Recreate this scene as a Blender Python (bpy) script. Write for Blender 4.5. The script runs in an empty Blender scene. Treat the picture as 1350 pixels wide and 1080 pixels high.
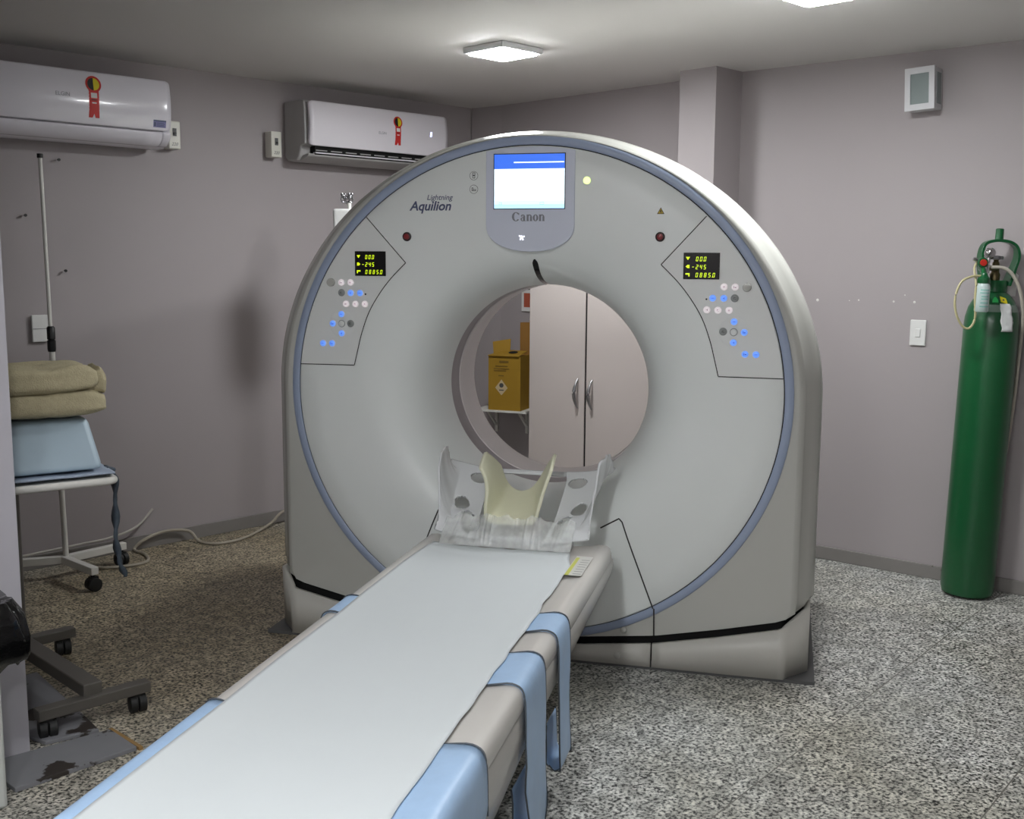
import bpy, bmesh, math, random
from mathutils import Vector, Matrix, noise
random.seed(7)
PI = math.pi
SC = bpy.context.scene
COL = SC.collection
sin, cos, rad = math.sin, math.cos, math.radians
I4 = Matrix.Identity(4)

# ------------------------------------------------------------------ materials
def lin(c):
    out = []
    for v in c:
        v = v / 255.0
        out.append(v / 12.92 if v <= 0.04045 else ((v + 0.055) / 1.055) ** 2.4)
    return out

def mat(name, rgb, rough=0.5, metal=0.0, var=0.05, scale=18.0, bump=0.0, bscale=200.0, emit=None, estr=0.0,
        alpha=1.0, trans=0.0, coat=0.0, spec=0.5):
    m = bpy.data.materials.new(name)
    m.use_nodes = True
    nt = m.node_tree
    b = nt.nodes['Principled BSDF']
    c = lin(rgb)
    tc = nt.nodes.new('ShaderNodeTexCoord')
    nz = nt.nodes.new('ShaderNodeTexNoise')
    nz.inputs['Scale'].default_value = scale
    nz.inputs['Detail'].default_value = 4
    nt.links.new(tc.outputs['Object'], nz.inputs['Vector'])
    mx = nt.nodes.new('ShaderNodeMix')
    mx.data_type = 'RGBA'
    mx.inputs['A'].default_value = [max(0, x * (1 - var)) for x in c] + [1]
    mx.inputs['B'].default_value = [min(1, x * (1 + var)) for x in c] + [1]
    nt.links.new(nz.outputs['Fac'], mx.inputs['Factor'])
    nt.links.new(mx.outputs['Result'], b.inputs['Base Color'])
    b.inputs['Roughness'].default_value = rough
    b.inputs['Metallic'].default_value = metal
    b.inputs['Specular IOR Level'].default_value = spec
    b.inputs['Coat Weight'].default_value = coat
    b.inputs['Alpha'].default_value = alpha
    b.inputs['Transmission Weight'].default_value = trans
    if emit is not None:
        b.inputs['Emission Color'].default_value = lin(emit) + [1]
        b.inputs['Emission Strength'].default_value = estr
    if bump > 0:
        n2 = nt.nodes.new('ShaderNodeTexNoise')
        n2.inputs['Scale'].default_value = bscale
        n2.inputs['Detail'].default_value = 3
        nt.links.new(tc.outputs['Object'], n2.inputs['Vector'])
        bp = nt.nodes.new('ShaderNodeBump')
        bp.inputs['Strength'].default_value = bump
        bp.inputs['Distance'].default_value = 0.004
        nt.links.new(n2.outputs['Fac'], bp.inputs['Height'])
        nt.links.new(bp.outputs['Normal'], b.inputs['Normal'])
    return m

def granite():
    m = bpy.data.materials.new('granite_tiles')
    m.use_nodes = True
    nt = m.node_tree
    N, Lk = nt.nodes, nt.links
    b = N['Principled BSDF']
    tc = N.new('ShaderNodeTexCoord')
    mp = N.new('ShaderNodeMapping')
    mp.inputs['Rotation'].default_value = (0, 0, rad(-40))
    Lk.new(tc.outputs['Object'], mp.inputs['Vector'])
    def nz(scale, det, rough=0.6):
        n = N.new('ShaderNodeTexNoise')
        n.inputs['Scale'].default_value = scale
        n.inputs['Detail'].default_value = det
        n.inputs['Roughness'].default_value = rough
        Lk.new(mp.outputs['Vector'], n.inputs['Vector'])
        return n
    def ramp(src, stops):
        r = N.new('ShaderNodeValToRGB')
        while len(r.color_ramp.elements) < len(stops):
            r.color_ramp.elements.new(0.5)
        for e, (p, c) in zip(r.color_ramp.elements, stops):
            e.position = p
            e.color = lin(c) + [1]
        Lk.new(src, r.inputs['Fac'])
        return r
    a = nz(98, 5, 0.62)
    r1 = ramp(a.outputs['Fac'], [(0.35, (20, 20, 21)), (0.43, (92, 93, 91)), (0.50, (190, 191, 187)), (0.64, (232, 231, 226))])
    c2 = nz(26, 3, 0.5)
    r2 = ramp(c2.outputs['Fac'], [(0.36, (104, 102, 98)), (0.62, (255, 255, 255))])
    mul = N.new('ShaderNodeMix'); mul.data_type = 'RGBA'; mul.blend_type = 'MULTIPLY'
    mul.inputs['Factor'].default_value = 0.5
    Lk.new(r1.outputs['Color'], mul.inputs['A']); Lk.new(r2.outputs['Color'], mul.inputs['B'])
    # big worn, brownish patches
    c3 = nz(1.3, 3, 0.6)
    r3 = ramp(c3.outputs['Fac'], [(0.42, (255, 255, 255)), (0.72, (238, 234, 222))])
    mul2 = N.new('ShaderNodeMix'); mul2.data_type = 'RGBA'; mul2.blend_type = 'MULTIPLY'
    mul2.inputs['Factor'].default_value = 1.0
    Lk.new(mul.outputs['Result'], mul2.inputs['A']); Lk.new(r3.outputs['Color'], mul2.inputs['B'])
    # soft-edged brownish tint over the stretch between drip stand and scanner
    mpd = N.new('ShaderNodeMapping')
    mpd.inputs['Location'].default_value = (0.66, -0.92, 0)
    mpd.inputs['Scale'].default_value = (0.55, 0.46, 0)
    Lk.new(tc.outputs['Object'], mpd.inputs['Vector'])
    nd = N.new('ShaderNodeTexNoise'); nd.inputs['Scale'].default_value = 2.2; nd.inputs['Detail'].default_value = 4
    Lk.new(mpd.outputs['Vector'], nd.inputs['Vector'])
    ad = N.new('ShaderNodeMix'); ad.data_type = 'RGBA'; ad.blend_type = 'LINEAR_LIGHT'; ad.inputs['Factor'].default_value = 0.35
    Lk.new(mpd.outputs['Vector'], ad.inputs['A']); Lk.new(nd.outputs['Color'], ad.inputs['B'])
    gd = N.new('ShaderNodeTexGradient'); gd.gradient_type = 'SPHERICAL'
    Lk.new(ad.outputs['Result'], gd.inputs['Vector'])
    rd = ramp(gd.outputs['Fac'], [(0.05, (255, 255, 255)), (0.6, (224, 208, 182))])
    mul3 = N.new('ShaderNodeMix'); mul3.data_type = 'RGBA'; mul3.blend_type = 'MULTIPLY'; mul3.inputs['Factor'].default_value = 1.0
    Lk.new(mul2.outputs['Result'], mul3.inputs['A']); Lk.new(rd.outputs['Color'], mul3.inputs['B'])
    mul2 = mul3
    # thin joints between the granite slabs
    mp2 = N.new('ShaderNodeMapping')
    mp2.inputs['Location'].default_value = (0.3, 0.298, 0)
    mp2.inputs['Rotation'].default_value = (0, 0, rad(-50.2))
    Lk.new(tc.outputs['Object'], mp2.inputs['Vector'])
    br = N.new('ShaderNodeTexBrick')
    br.inputs['Scale'].default_value = 1.0
    br.inputs['Brick Width'].default_value = 4.5
    br.inputs['Row Height'].default_value = 0.5416
    br.inputs['Mortar Size'].default_value = 0.0022
    br.inputs['Color1'].default_value = (0, 0, 0, 1)
    br.inputs['Color2'].default_value = (0, 0, 0, 1)
    br.inputs['Mortar'].default_value = (1, 1, 1, 1)
    Lk.new(mp2.outputs['Vector'], br.inputs['Vector'])
    mj = N.new('ShaderNodeMix'); mj.data_type = 'RGBA'
    Lk.new(br.outputs['Color'], mj.inputs['Factor'])
    Lk.new(mul2.outputs['Result'], mj.inputs['A'])
    mj.inputs['B'].default_value = lin((104, 101, 95)) + [1]
    Lk.new(mj.outputs['Result'], b.inputs['Base Color'])
    b.inputs['Roughness'].default_value = 0.42
    b.inputs['Specular IOR Level'].default_value = 0.35
    return m

def chipped(name, base, chip, lo=0.60, scale=5.0):
    """painted board with chipped, dirty blotches"""
    m = mat(name, base, 0.55)
    nt = m.node_tree
    b = nt.nodes['Principled BSDF']
    src = b.inputs['Base Color'].links[0].from_socket
    tc = [n for n in nt.nodes if n.type == 'TEX_COORD'][0]
    nz = nt.nodes.new('ShaderNodeTexNoise')
    nz.inputs['Scale'].default_value = scale
    nz.inputs['Detail'].default_value = 5
    nz.inputs['Roughness'].default_value = 0.55
    nt.links.new(tc.outputs['Object'], nz.inputs['Vector'])
    r = nt.nodes.new('ShaderNodeValToRGB')
    r.color_ramp.elements[0].position = lo
    r.color_ramp.elements[1].position = lo + 0.015
    nt.links.new(nz.outputs['Fac'], r.inputs['Fac'])
    mx = nt.nodes.new('ShaderNodeMix'); mx.data_type = 'RGBA'
    nt.links.new(r.outputs['Color'], mx.inputs['Factor'])
    nt.links.new(src, mx.inputs['A'])
    mx.inputs['B'].default_value = lin(chip) + [1]
    nt.links.new(mx.outputs['Result'], b.inputs['Base Color'])
    return m

def film_mat():
    m = bpy.data.materials.new('clear_plastic_film')
    m.use_nodes = True
    nt = m.node_tree
    b = nt.nodes['Principled BSDF']
    out = nt.nodes['Material Output']
    b.inputs['Base Color'].default_value = lin((246, 249, 246)) + [1]
    b.inputs['Roughness'].default_value = 0.22
    tr = nt.nodes.new('ShaderNodeBsdfTransparent')
    ms = nt.nodes.new('ShaderNodeMixShader')
    tc = nt.nodes.new('ShaderNodeTexCoord')
    nz = nt.nodes.new('ShaderNodeTexNoise')
    nz.inputs['Scale'].default_value = 30
    nt.links.new(tc.outputs['Object'], nz.inputs['Vector'])
    mr = nt.nodes.new('ShaderNodeMapRange')
    mr.inputs['To Min'].default_value = 0.18
    mr.inputs['To Max'].default_value = 0.5
    nt.links.new(nz.outputs['Fac'], mr.inputs['Value'])
    nt.links.new(mr.outputs['Result'], ms.inputs['Fac'])
    nt.links.new(tr.outputs['BSDF'], ms.inputs[1])
    nt.links.new(b.outputs['BSDF'], ms.inputs[2])
    nt.links.new(ms.outputs['Shader'], out.inputs['Surface'])
    return m

M = {}
M['wall'] = mat('mauve_wall_paint', (161, 154, 155), 0.6, var=0.02, scale=2, bump=0.06, bscale=90)
M['ceiling'] = mat('ceiling_paint', (210, 207, 205), 0.7, var=0.02, scale=2)
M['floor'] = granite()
M['baseboard'] = chipped('grey_baseboard_paint', (128, 124, 121), (62, 52, 40), 0.66, 6)
M['board'] = chipped('chipped_grey_board', (122, 122, 126), (48, 42, 38), 0.575, 6)
M['shell'] = mat('warm_white_plastic', (236, 240, 238), 0.36, var=0.015, scale=3)
M['body'] = mat('pale_grey_plastic', (188, 188, 182), 0.2, var=0.015, scale=3)
M['skirt'] = mat('light_grey_skirt_plastic', (192, 190, 183), 0.4, var=0.02, scale=3)
M['ring'] = mat('blue_grey_satin', (158, 171, 196), 0.35, var=0.03)
M['panel'] = mat('panel_grey_plastic', (232, 234, 232), 0.4, var=0.015)
M['bezel'] = mat('screen_surround_plastic', (212, 217, 232), 0.38, var=0.015)
M['seam'] = mat('dark_seam', (48, 48, 47), 0.8)
M['black'] = mat('black_plastic', (18, 18, 19), 0.45)
M['gloss_black'] = mat('gloss_black', (8, 8, 9), 0.15)
M['void'] = mat('deep_black', (6, 6, 6), 0.9)
M['liner'] = mat('bore_liner_white', (214, 208, 208), 0.35, var=0.02)
M['window'] = mat('scan_window_film', (142, 134, 140), 0.3, var=0.02)
M['ink'] = mat('slate_blue_lettering', (84, 92, 122), 0.5)
M['ink_grey'] = mat('grey_lettering', (132, 134, 144), 0.5)
M['ink_dark'] = mat('dark_marking', (70, 72, 74), 0.5)
M['green_led'] = mat('green_digits', (60, 80, 10), 0.4, emit=(205, 235, 20), estr=1.1)
M['btn_white'] = mat('lit_white_button', (235, 228, 232), 0.4, emit=(255, 240, 245), estr=0.32)
M['btn_blue'] = mat('lit_blue_button', (120, 160, 235), 0.4, emit=(96, 150, 255), estr=0.55)
M['btn_grey'] = mat('unlit_grey_button', (150, 154, 152), 0.4)
M['btn_green'] = mat('lit_green_button', (220, 240, 170), 0.4, emit=(225, 255, 150), estr=1.3)
M['red'] = mat('stop_button_red', (140, 34, 40), 0.35)
M['darkred'] = mat('stop_button_ring', (40, 16, 18), 0.4)
M['yellow'] = mat('warning_yellow', (196, 166, 40), 0.5)
M['scr_blue'] = mat('screen_blue', (30, 60, 160), 0.3, emit=(62, 118, 236), estr=0.8)
M['scr_white'] = mat('screen_white', (200, 220, 230), 0.3, emit=(226, 244, 255), estr=1.05)
M['scr_pale'] = mat('screen_pale_blue', (160, 200, 230), 0.3, emit=(172, 216, 250), estr=1.05)
M['lit_white'] = mat('lit_emblem', (240, 240, 255), 0.3, emit=(245, 245, 255), estr=1.6)
M['couch'] = mat('couch_grey_plastic', (204, 200, 195), 0.22, var=0.03, scale=6, coat=0.25)
M['couch_side'] = mat('couch_side_plastic', (182, 179, 175), 0.28, var=0.05, scale=9, coat=0.4, bump=0.25, bscale=14)
M['dark_grey'] = mat('dark_grey_cover', (88, 88, 88), 0.55)
M['sheet'] = mat('paper_sheet', (208, 213, 215), 0.75, var=0.01, bump=0.12, bscale=10)
M['strap'] = mat('blue_vinyl_strap', (166, 194, 226), 0.38, var=0.12, scale=14, bump=0.3, bscale=26)
M['strap_edge'] = mat('strap_edge_trim', (78, 84, 92), 0.6)
M['holder'] = mat('head_holder_plastic', (226, 228, 230), 0.26, var=0.02, scale=8)
M['foam'] = mat('yellowed_foam', (232, 231, 204), 0.6, var=0.05, scale=14, bump=0.1, bscale=120)
M['film'] = film_mat()
M['ac'] = mat('ac_white_plastic', (226, 223, 231), 0.16, var=0.01, coat=0.5)
M['ac2'] = mat('ac_matte_plastic', (222, 218, 224), 0.35, var=0.01)
M['ac_side'] = mat('ac_side_plastic', (170, 168, 167), 0.45)
M['white_box'] = mat('white_breaker_plastic', (214, 212, 202), 0.4)
M['chrome'] = mat('chrome', (215, 215, 215), 0.12, metal=1.0)
M['brass'] = mat('dull_brass', (120, 108, 78), 0.35, metal=0.9)
M['steel'] = mat('brushed_steel', (150, 150, 152), 0.32, metal=1.0)
M['white_metal'] = mat('white_enamelled_tube', (214, 212, 206), 0.35)
M['white_plastic'] = mat('white_plastic', (216, 216, 214), 0.4)
M['green_paint'] = mat('green_cylinder_paint', (15, 82, 44), 0.3, var=0.08, scale=5, coat=0.15)
M['bottle'] = mat('translucent_bottle', (206, 222, 220), 0.3, trans=0.25)
M['bottle_ink'] = mat('teal_bottle_print', (120, 190, 176), 0.5)
M['tube'] = mat('yellowish_tube', (190, 182, 140), 0.3, trans=0.15)
M['hose'] = mat('grey_hose', (176, 170, 158), 0.35)
M['paper'] = mat('white_paper_tag', (226, 228, 228), 0.7, bump=0.3, bscale=40)
M['tape'] = mat('clear_tape', (120, 138, 128), 0.2)
M['blanket'] = mat('tan_fleece', (172, 162, 132), 0.95, var=0.16, scale=70, bump=0.9, bscale=240)
M['wedge'] = mat('pale_blue_vinyl', (164, 182, 194), 0.45, var=0.03)
M['cloth'] = mat('grey_blue_strap_cloth', (156, 168, 186), 0.6, var=0.08, bump=0.3, bscale=50)
M['cloth_dark'] = mat('dark_strap_print', (70, 80, 90), 0.5, var=0.35, scale=60)
M['trolley'] = mat('dark_grey_steel', (84, 80, 75), 0.45)
M['rubber'] = mat('black_rubber', (20, 20, 20), 0.6)
M['bag'] = mat('black_bin_bag', (10, 10, 11), 0.13, coat=0.6, bump=0.9, bscale=26)
M['bin'] = mat('off_white_bin', (196, 198, 194), 0.45)
M['cabinet'] = mat('cabinet_laminate', (190, 181, 177), 0.5, var=0.01)
M['card_yellow'] = mat('yellow_cardboard', (156, 120, 26), 0.7, var=0.04)
M['card_print'] = mat('brown_cardboard_print', (112, 86, 24), 0.7)
M['card_brown'] = mat('brown_cardboard', (146, 104, 44), 0.75)
M['label_cream'] = mat('cream_label', (196, 176, 140), 0.6)
M['notice_red'] = mat('notice_red', (170, 84, 60), 0.6)
M['cable'] = mat('grey_cable', (160, 152, 138), 0.5)
M['cord'] = mat('white_cord', (186, 182, 174), 0.5)
M['frosted'] = mat('frosted_glass', (128, 138, 138), 0.35)
M['lamp_frame'] = mat('lamp_white_metal', (205, 205, 208), 0.4)
M['diffuser'] = mat('lamp_diffuser', (255, 255, 255), 0.5, emit=(249, 252, 253), estr=150.0)
M['ribbon_red'] = mat('ribbon_red', (196, 40, 36), 0.5)
M['ribbon_yellow'] = mat('ribbon_yellow', (220, 205, 30), 0.5)
M['purple'] = mat('purple_label', (126, 122, 172), 0.5)
M['filler'] = mat('white_filler', (215, 212, 208), 0.7)
M['ac_digit'] = mat('ac_display_digit', (200, 205, 255), 0.4, emit=(205, 212, 255), estr=1.6)

# ------------------------------------------------------------------ geometry helpers
W = {}            # object name -> world matrix

def new_bm():
    return bmesh.new()

def obj(name, bm, material, parent=None, frame=I4, smooth=True, bevel=0.0, mods=None, ang=40):
    """one mesh object; bm is given in `frame`; a part takes its parent's origin, a thing sits at its own base"""
    me = bpy.data.meshes.new(name)
    bmesh.ops.remove_doubles(bm, verts=bm.verts[:], dist=1e-6)
    bmesh.ops.recalc_face_normals(bm, faces=bm.faces[:])
    bm.to_mesh(me)
    bm.free()
    for m in (material if isinstance(material, (list, tuple)) else [material]):
        me.materials.append(m)
    me.transform(frame)
    o = bpy.data.objects.new(name, me)
    COL.objects.link(o)
    if parent is not None:
        wm = W[parent.name]
        me.transform(wm.inverted())
        o.parent = parent
        W[o.name] = wm.copy()
    else:
        xs = [v.co for v in me.vertices]
        c = Vector(((min(p.x for p in xs) + max(p.x for p in xs)) / 2, (min(p.y for p in xs) + max(p.y for p in xs)) / 2, min(p.z for p in xs)))
        me.transform(Matrix.Translation(-c))
        o.location = c
        W[o.name] = Matrix.Translation(c)
    if smooth:
        me.polygons.foreach_set('use_smooth', [True] * len(me.polygons))
        me.set_sharp_from_angle(angle=rad(ang))
    if bevel > 0:
        b = o.modifiers.new('bevel', 'BEVEL')
        b.width = bevel
        b.segments = 3
        b.limit_method = 'ANGLE'
        b.angle_limit = rad(35)
        b.harden_normals = False
    for k, kw in (mods or []):
        md = o.modifiers.new(k.lower(), k)
        for a, v in kw.items():
            setattr(md, a, v)
    return o

def thing(name, label, cat, mw, group=None):
    o = bpy.data.objects.new(name, None)
    COL.objects.link(o)
    o.empty_display_size = 0.1
    o.matrix_world = mw
    W[o.name] = mw.copy()
    o['label'] = label
    o['category'] = cat
    if group:
        o['group'] = group
    return o

def tag(o, label, cat, group=None):
    o['label'] = label
    o['category'] = cat
    if group:
        o['group'] = group
    return o

def struct(name, bm, m, parent=None, frame=I4, **kw):
    o = obj(name, bm, m, parent, frame, **kw)
    if parent is None:
        o['kind'] = 'structure'
    return o

def box(bm, x0, x1, y0, y1, z0, z1, mi=0, mx=None):
    vs = [bm.verts.new((x, y, z)) for x in (x0, x1) for y in (y0, y1) for z in (z0, z1)]
    if mx is not None:
        for v in vs:
            v.co = mx @ v.co
    for idx in ((0, 1, 3, 2), (4, 6, 7, 5), (0, 4, 5, 1), (2, 3, 7, 6), (0, 2, 6, 4), (1, 5, 7, 3)):
        bm.faces.new([vs[i] for i in idx]).material_index = mi
    return bm

def prism(bm, pts, h0, h1, axis='z', mi=0, fn=None):
    """extrude 2D polygon pts; axis z: (x,y) -> z from h0 to h1; axis y: (x,z) -> y"""
    def P(p, h):
        v = {'z': (p[0], p[1], h), 'y': (p[0], h, p[1]), 'x': (h, p[0], p[1])}[axis]
        return fn(*v) if fn else v
    a = [bm.verts.new(P(p, h0)) for p in pts]
    b = [bm.verts.new(P(p, h1)) for p in pts]
    n = len(pts)
    bm.faces.new(a).material_index = mi
    bm.faces.new(b).material_index = mi
    for i in range(n):
        bm.faces.new((a[i], a[(i + 1) % n], b[(i + 1) % n], b[i])).material_index = mi
    return bm

def lathe(bm, prof, seg=32, mx=I4, mi=0, cap=True):
    rows = []
    for r, z in prof:
        rows.append([bm.verts.new(mx @ Vector((max(r, 1e-5) * cos(2 * PI * k / seg), max(r, 1e-5) * sin(2 * PI * k / seg), z))) for k in range(seg)])
    for a, b in zip(rows, rows[1:]):
        for k in range(seg):
            bm.faces.new((a[k], a[(k + 1) % seg], b[(k + 1) % seg], b[k])).material_index = mi
    if cap:
        bm.faces.new(rows[0][::-1]).material_index = mi
        bm.faces.new(rows[-1]).material_index = mi
    return bm

def smooth_path(pts, sub=8):
    pts = [Vector(p) for p in pts]
    out = []
    n = len(pts)
    for i in range(n - 1):
        p0, p1, p2, p3 = pts[max(i - 1, 0)], pts[i], pts[i + 1], pts[min(i + 2, n - 1)]
        for k in range(sub):
            t = k / sub
            out.append(0.5 * ((2 * p1) + (p2 - p0) * t + (2 * p0 - 5 * p1 + 4 * p2 - p3) * t * t + (3 * p1 - p0 - 3 * p2 + p3) * t ** 3))
    out.append(pts[-1])
    return out

def tube(bm, pts, r, seg=10, mi=0, flat=1.0, ups=None, closed=False):
    pts = [Vector(p) for p in pts]
    n = len(pts)
    rows = []
    up = Vector((0, 0, 1))
    for i in range(n):
        t = (pts[(i + 1) % n if closed else min(i + 1, n - 1)] - pts[(i - 1) % n if closed else max(i - 1, 0)]).normalized()
        a = t.cross(up)
        if a.length < 0.15:
            a = t.cross(Vector((0.6, 0.8, 0)))
        a.normalize()
        b = a.cross(t).normalized()
        rr = r[i] if isinstance(r, (list, tuple)) else r
        rows.append([bm.verts.new(pts[i] + a * rr * cos(2 * PI * k / seg) + b * rr * flat * sin(2 * PI * k / seg)) for k in range(seg)])
    prs = list(zip(rows, rows[1:])) + ([(rows[-1], rows[0])] if closed else [])
    for a, b in prs:
        for k in range(seg):
            bm.faces.new((a[k], a[(k + 1) % seg], b[(k + 1) % seg], b[k])).material_index = mi
    if not closed:
        bm.faces.new(rows[0][::-1]).material_index = mi
        bm.faces.new(rows[-1]).material_index = mi
    return bm

def grid(bm, fn, nu, nv, mi=0, wrap=False, keep=None):
    vs = [[bm.verts.new(fn(i / nu, j / nv)) for j in range(nv + 1)] for i in range(nu + (0 if wrap else 1))]
    n = len(vs)
    for i in range(nu):
        for j in range(nv):
            if keep and not keep((i + 0.5) / nu, (j + 0.5) / nv):
                continue
            bm.faces.new((vs[i][j], vs[(i + 1) % n][j], vs[(i + 1) % n][j + 1], vs[i][j + 1])).material_index = mi
    if keep:
        for v in [v for v in bm.verts if not v.link_faces]:
            bm.verts.remove(v)
    return bm

def text_bm(bm, s, size, fn, shear=0.0, bold=0.0, mi=0, width=None, depth=0.0):
    """lettering as flat faces; fn maps centred (x, y) of the text to a 3D point"""
    cu = bpy.data.curves.new('lettering', 'FONT')
    cu.body = s
    cu.size = size
    cu.shear = shear
    cu.offset = bold
    cu.resolution_u = 4
    to = bpy.data.objects.new('lettering_source', cu)
    COL.objects.link(to)
    bpy.context.view_layer.update()
    me = bpy.data.meshes.new_from_object(to.evaluated_get(bpy.context.evaluated_depsgraph_get()))
    xs = [v.co.x for v in me.vertices]
    ys = [v.co.y for v in me.vertices]
    cx, cy = (min(xs) + max(xs)) / 2, (min(ys) + max(ys)) / 2
    k = 1.0 if width is None else width / (max(xs) - min(xs))
    vs = [bm.verts.new(fn((v.co.x - cx) * k, (v.co.y - cy) * (k if width and shear == 0 else min(k, 1.25)))) for v in me.vertices]
    for p in me.polygons:
        try:
            bm.faces.new([vs[i] for i in p.vertices]).material_index = mi
        except ValueError:
            pass
    bpy.data.objects.remove(to)
    bpy.data.curves.remove(cu)
    bpy.data.meshes.remove(me)
    return bm

def frame2d(origin, xdir):
    """local frame: x along xdir (horizontal), y = horizontal left normal of it, z up"""
    x = Vector((xdir[0], xdir[1], 0)).normalized()
    y = Vector((-x.y, x.x, 0))
    m = Matrix(((x.x, y.x, 0, origin[0]), (x.y, y.y, 0, origin[1]), (0, 0, 1, origin[2] if len(origin) > 2 else 0), (0, 0, 0, 1)))
    return m

# ------------------------------------------------------------------ camera
PITCH, ROLL, F = 0.1375, 0.0062, 1428.44
cam_d = bpy.data.cameras.new('camera')
cam_d.sensor_width = 36
cam_d.lens = F / 1350 * 36
cam = bpy.data.objects.new('camera', cam_d)
COL.objects.link(cam)
fw = Vector((0, cos(PITCH), -sin(PITCH)))
up0 = Vector((0, sin(PITCH), cos(PITCH)))
rt0 = Vector((1, 0, 0))
rt = cos(ROLL) * rt0 + sin(ROLL) * up0
up = -sin(ROLL) * rt0 + cos(ROLL) * up0
cam.matrix_world = Matrix(((rt.x, up.x, -fw.x, 0), (rt.y, up.y, -fw.y, 0), (rt.z, up.z, -fw.z, 1.45), (0, 0, 0, 1)))
SC.camera = cam

# ------------------------------------------------------------------ the room
H = 2.375
S2 = math.sqrt(0.5)
C0 = Vector((-0.265, 6.893, 0))
def wall(name, a, b, t=0.12, z0=0.0, z1=H, m=None):
    """vertical slab whose visible face runs from a to b, thickness on the left of a->b"""
    a, b = Vector((a[0], a[1])), Vector((b[0], b[1]))
    fr = frame2d((a.x, a.y), b - a)
    bm = new_bm()
    box(bm, 0, (b - a).length, 0, t, z0, z1)
    return struct(name, bm, m or M['wall'], frame=fr, smooth=False)

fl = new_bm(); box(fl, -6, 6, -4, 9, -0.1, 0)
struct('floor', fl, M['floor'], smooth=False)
ce = new_bm(); box(ce, -6, 6, -4, 9, H, H + 0.1)
struct('ceiling', ce, M['ceiling'], smooth=False)
LWD = Vector((S2, S2, 0))
L1 = C0 - LWD * 5.5
wall('wall_left', L1, C0)
wall('wall_back', (-0.245, 6.926), (1.09, 5.591))
pb = new_bm()
prism(pb, [(-0.262, 6.894), (-0.0715, 6.7525), (-0.05, 6.80), (-0.235, 6.96)], 0, H)
struct('trim_1', pb, M['wall'], smooth=False)
pc = new_bm()
prism(pc, [(0.971, 5.367), (0.819, 5.519), (1.01, 5.71), (1.162, 5.558)], 0, H)
struct('wall_pillar', pc, M['wall'], smooth=False)
RWD = Vector((0.778, -0.6283, 0))
RW0 = Vector((1.118, 5.531, 0))
RWN = Vector((-0.6283, -0.778, 0))
R1 = RW0 + RWD * 4.2
wall('wall_right', RW0, R1)
R2 = Vector((0.9, -2.2, 0))
wall('wall_side', R1, R2)
PCn = Vector((-1.416, 3.029, 0))                    # corner of the partition beside the doorway
PE = PCn - LWD * 1.7
R3 = Vector((-2.62, 1.83, 0))
wall('wall_near', R2, PE)
pp = new_bm()
box(pp, -1.7, 0, 0, 0.14, 0, H)
struct('wall_partition', pp, mat('lilac_partition_paint', (186, 183, 190), 0.5, var=0.02), frame=frame2d(PCn, LWD), smooth=False)
wall('wall_far', PE + Vector((-0.1, 0.1, 0)), L1)

def baseboard(name, a, b, h, t, m):
    fr = frame2d(a, b - a)
    bm = new_bm()
    box(bm, 0, (b - a).length, -t, -0.0005, 0, h)
    return struct(name, bm, m, frame=fr, smooth=False, bevel=0.003)
baseboard('baseboard_left', L1 + LWD * 1.0, C0 - LWD * 0.02, 0.068, 0.012, M['baseboard'])
baseboard('baseboard_right', RW0 + RWD * 0.02, R1 - RWD * 0.1, 0.064, 0.012, M['baseboard'])
baseboard('baseboard_back', Vector((-0.06, 6.741, 0)), Vector((0.80, 5.881, 0)), 0.066, 0.012, M['baseboard'])

# small white filler spots and screws on the walls
FR = frame2d(RW0, RWD)                                # right wall: x along it, -y into the room
wr = bpy.data.objects['wall_right']
for x, z, r in ((0.452, 1.266, 0.007), (0.655, 1.271, 0.004), (0.82, 1.269, 0.005), (0.915, 1.269, 0.006), (0.61, 1.268, 0.0025), (0.87, 1.30, 0.003)):
    bm = new_bm()
    lathe(bm, [(r, 0), (r * 0.7, 0.0012)], 10, Matrix.Translation((x, -0.0002, z)) @ Matrix.Rotation(rad(90), 4, 'X'))
    o = obj('filler_spot', bm, M['filler'], wr, FR)
A_L = Vector((-1.974, 5.172, 0))
FL = frame2d(A_L, LWD)                                # left wall: x along it, -y into the room
wl_ = bpy.data.objects['wall_left']
def hook(x, z, lab):
    bm = new_bm()
    lathe(bm, [(0.0035, 0), (0.0035, 0.012), (0.007, 0.013), (0.006, 0.019)], 10, Matrix.Translation((x, 0, z)) @ Matrix.Rotation(rad(90), 4, 'X'))
    tag(obj('wall_screw', bm, M['black'], None, FL), lab, 'screw', 'black wall screws')
hook(-0.156, 1.889, 'small black screw in left wall just right of the pole top')
hook(-0.319, 1.634, 'small black screw in left wall to the left of the pole')
hook(-0.150, 1.386, 'small black screw in left wall right of the pole, lowest one')

# ------------------------------------------------------------------ ceiling lamps
def ceiling_lamp(x, y, lab, s=0.125):
    mw = frame2d((x, y, H - 0.03), (1, 1))
    t = thing('ceiling_lamp', lab, 'ceiling lamp', mw, 'square ceiling lamps')
    bm = new_bm()
    box(bm, -s, s, -s, s, 0.003, 0.03)
    obj('frame', bm, M['lamp_frame'], t, mw, bevel=0.006)
    bm = new_bm()
    q = s - 0.014
    pts = []
    for cx, cy, a0 in ((q - .02, q - .02, 0), (-q + .02, q - .02, 90), (-q + .02, -q + .02, 180), (q - .02, -q + .02, 270)):
        for k in range(5):
            a = rad(a0 + 22.5 * k)
            pts.append((cx + .02 * cos(a), cy + .02 * sin(a)))
    prism(bm, pts, -0.002, 0.006)
    obj('diffuser', bm, M['diffuser'], t, mw, smooth=False)
ceiling_lamp(-0.05, 4.95, 'square lit ceiling lamp above the scanner, fully in view')
ceiling_lamp(1.04, 3.85, 'square lit ceiling lamp cut by the top edge, nearer the right wall')
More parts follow.
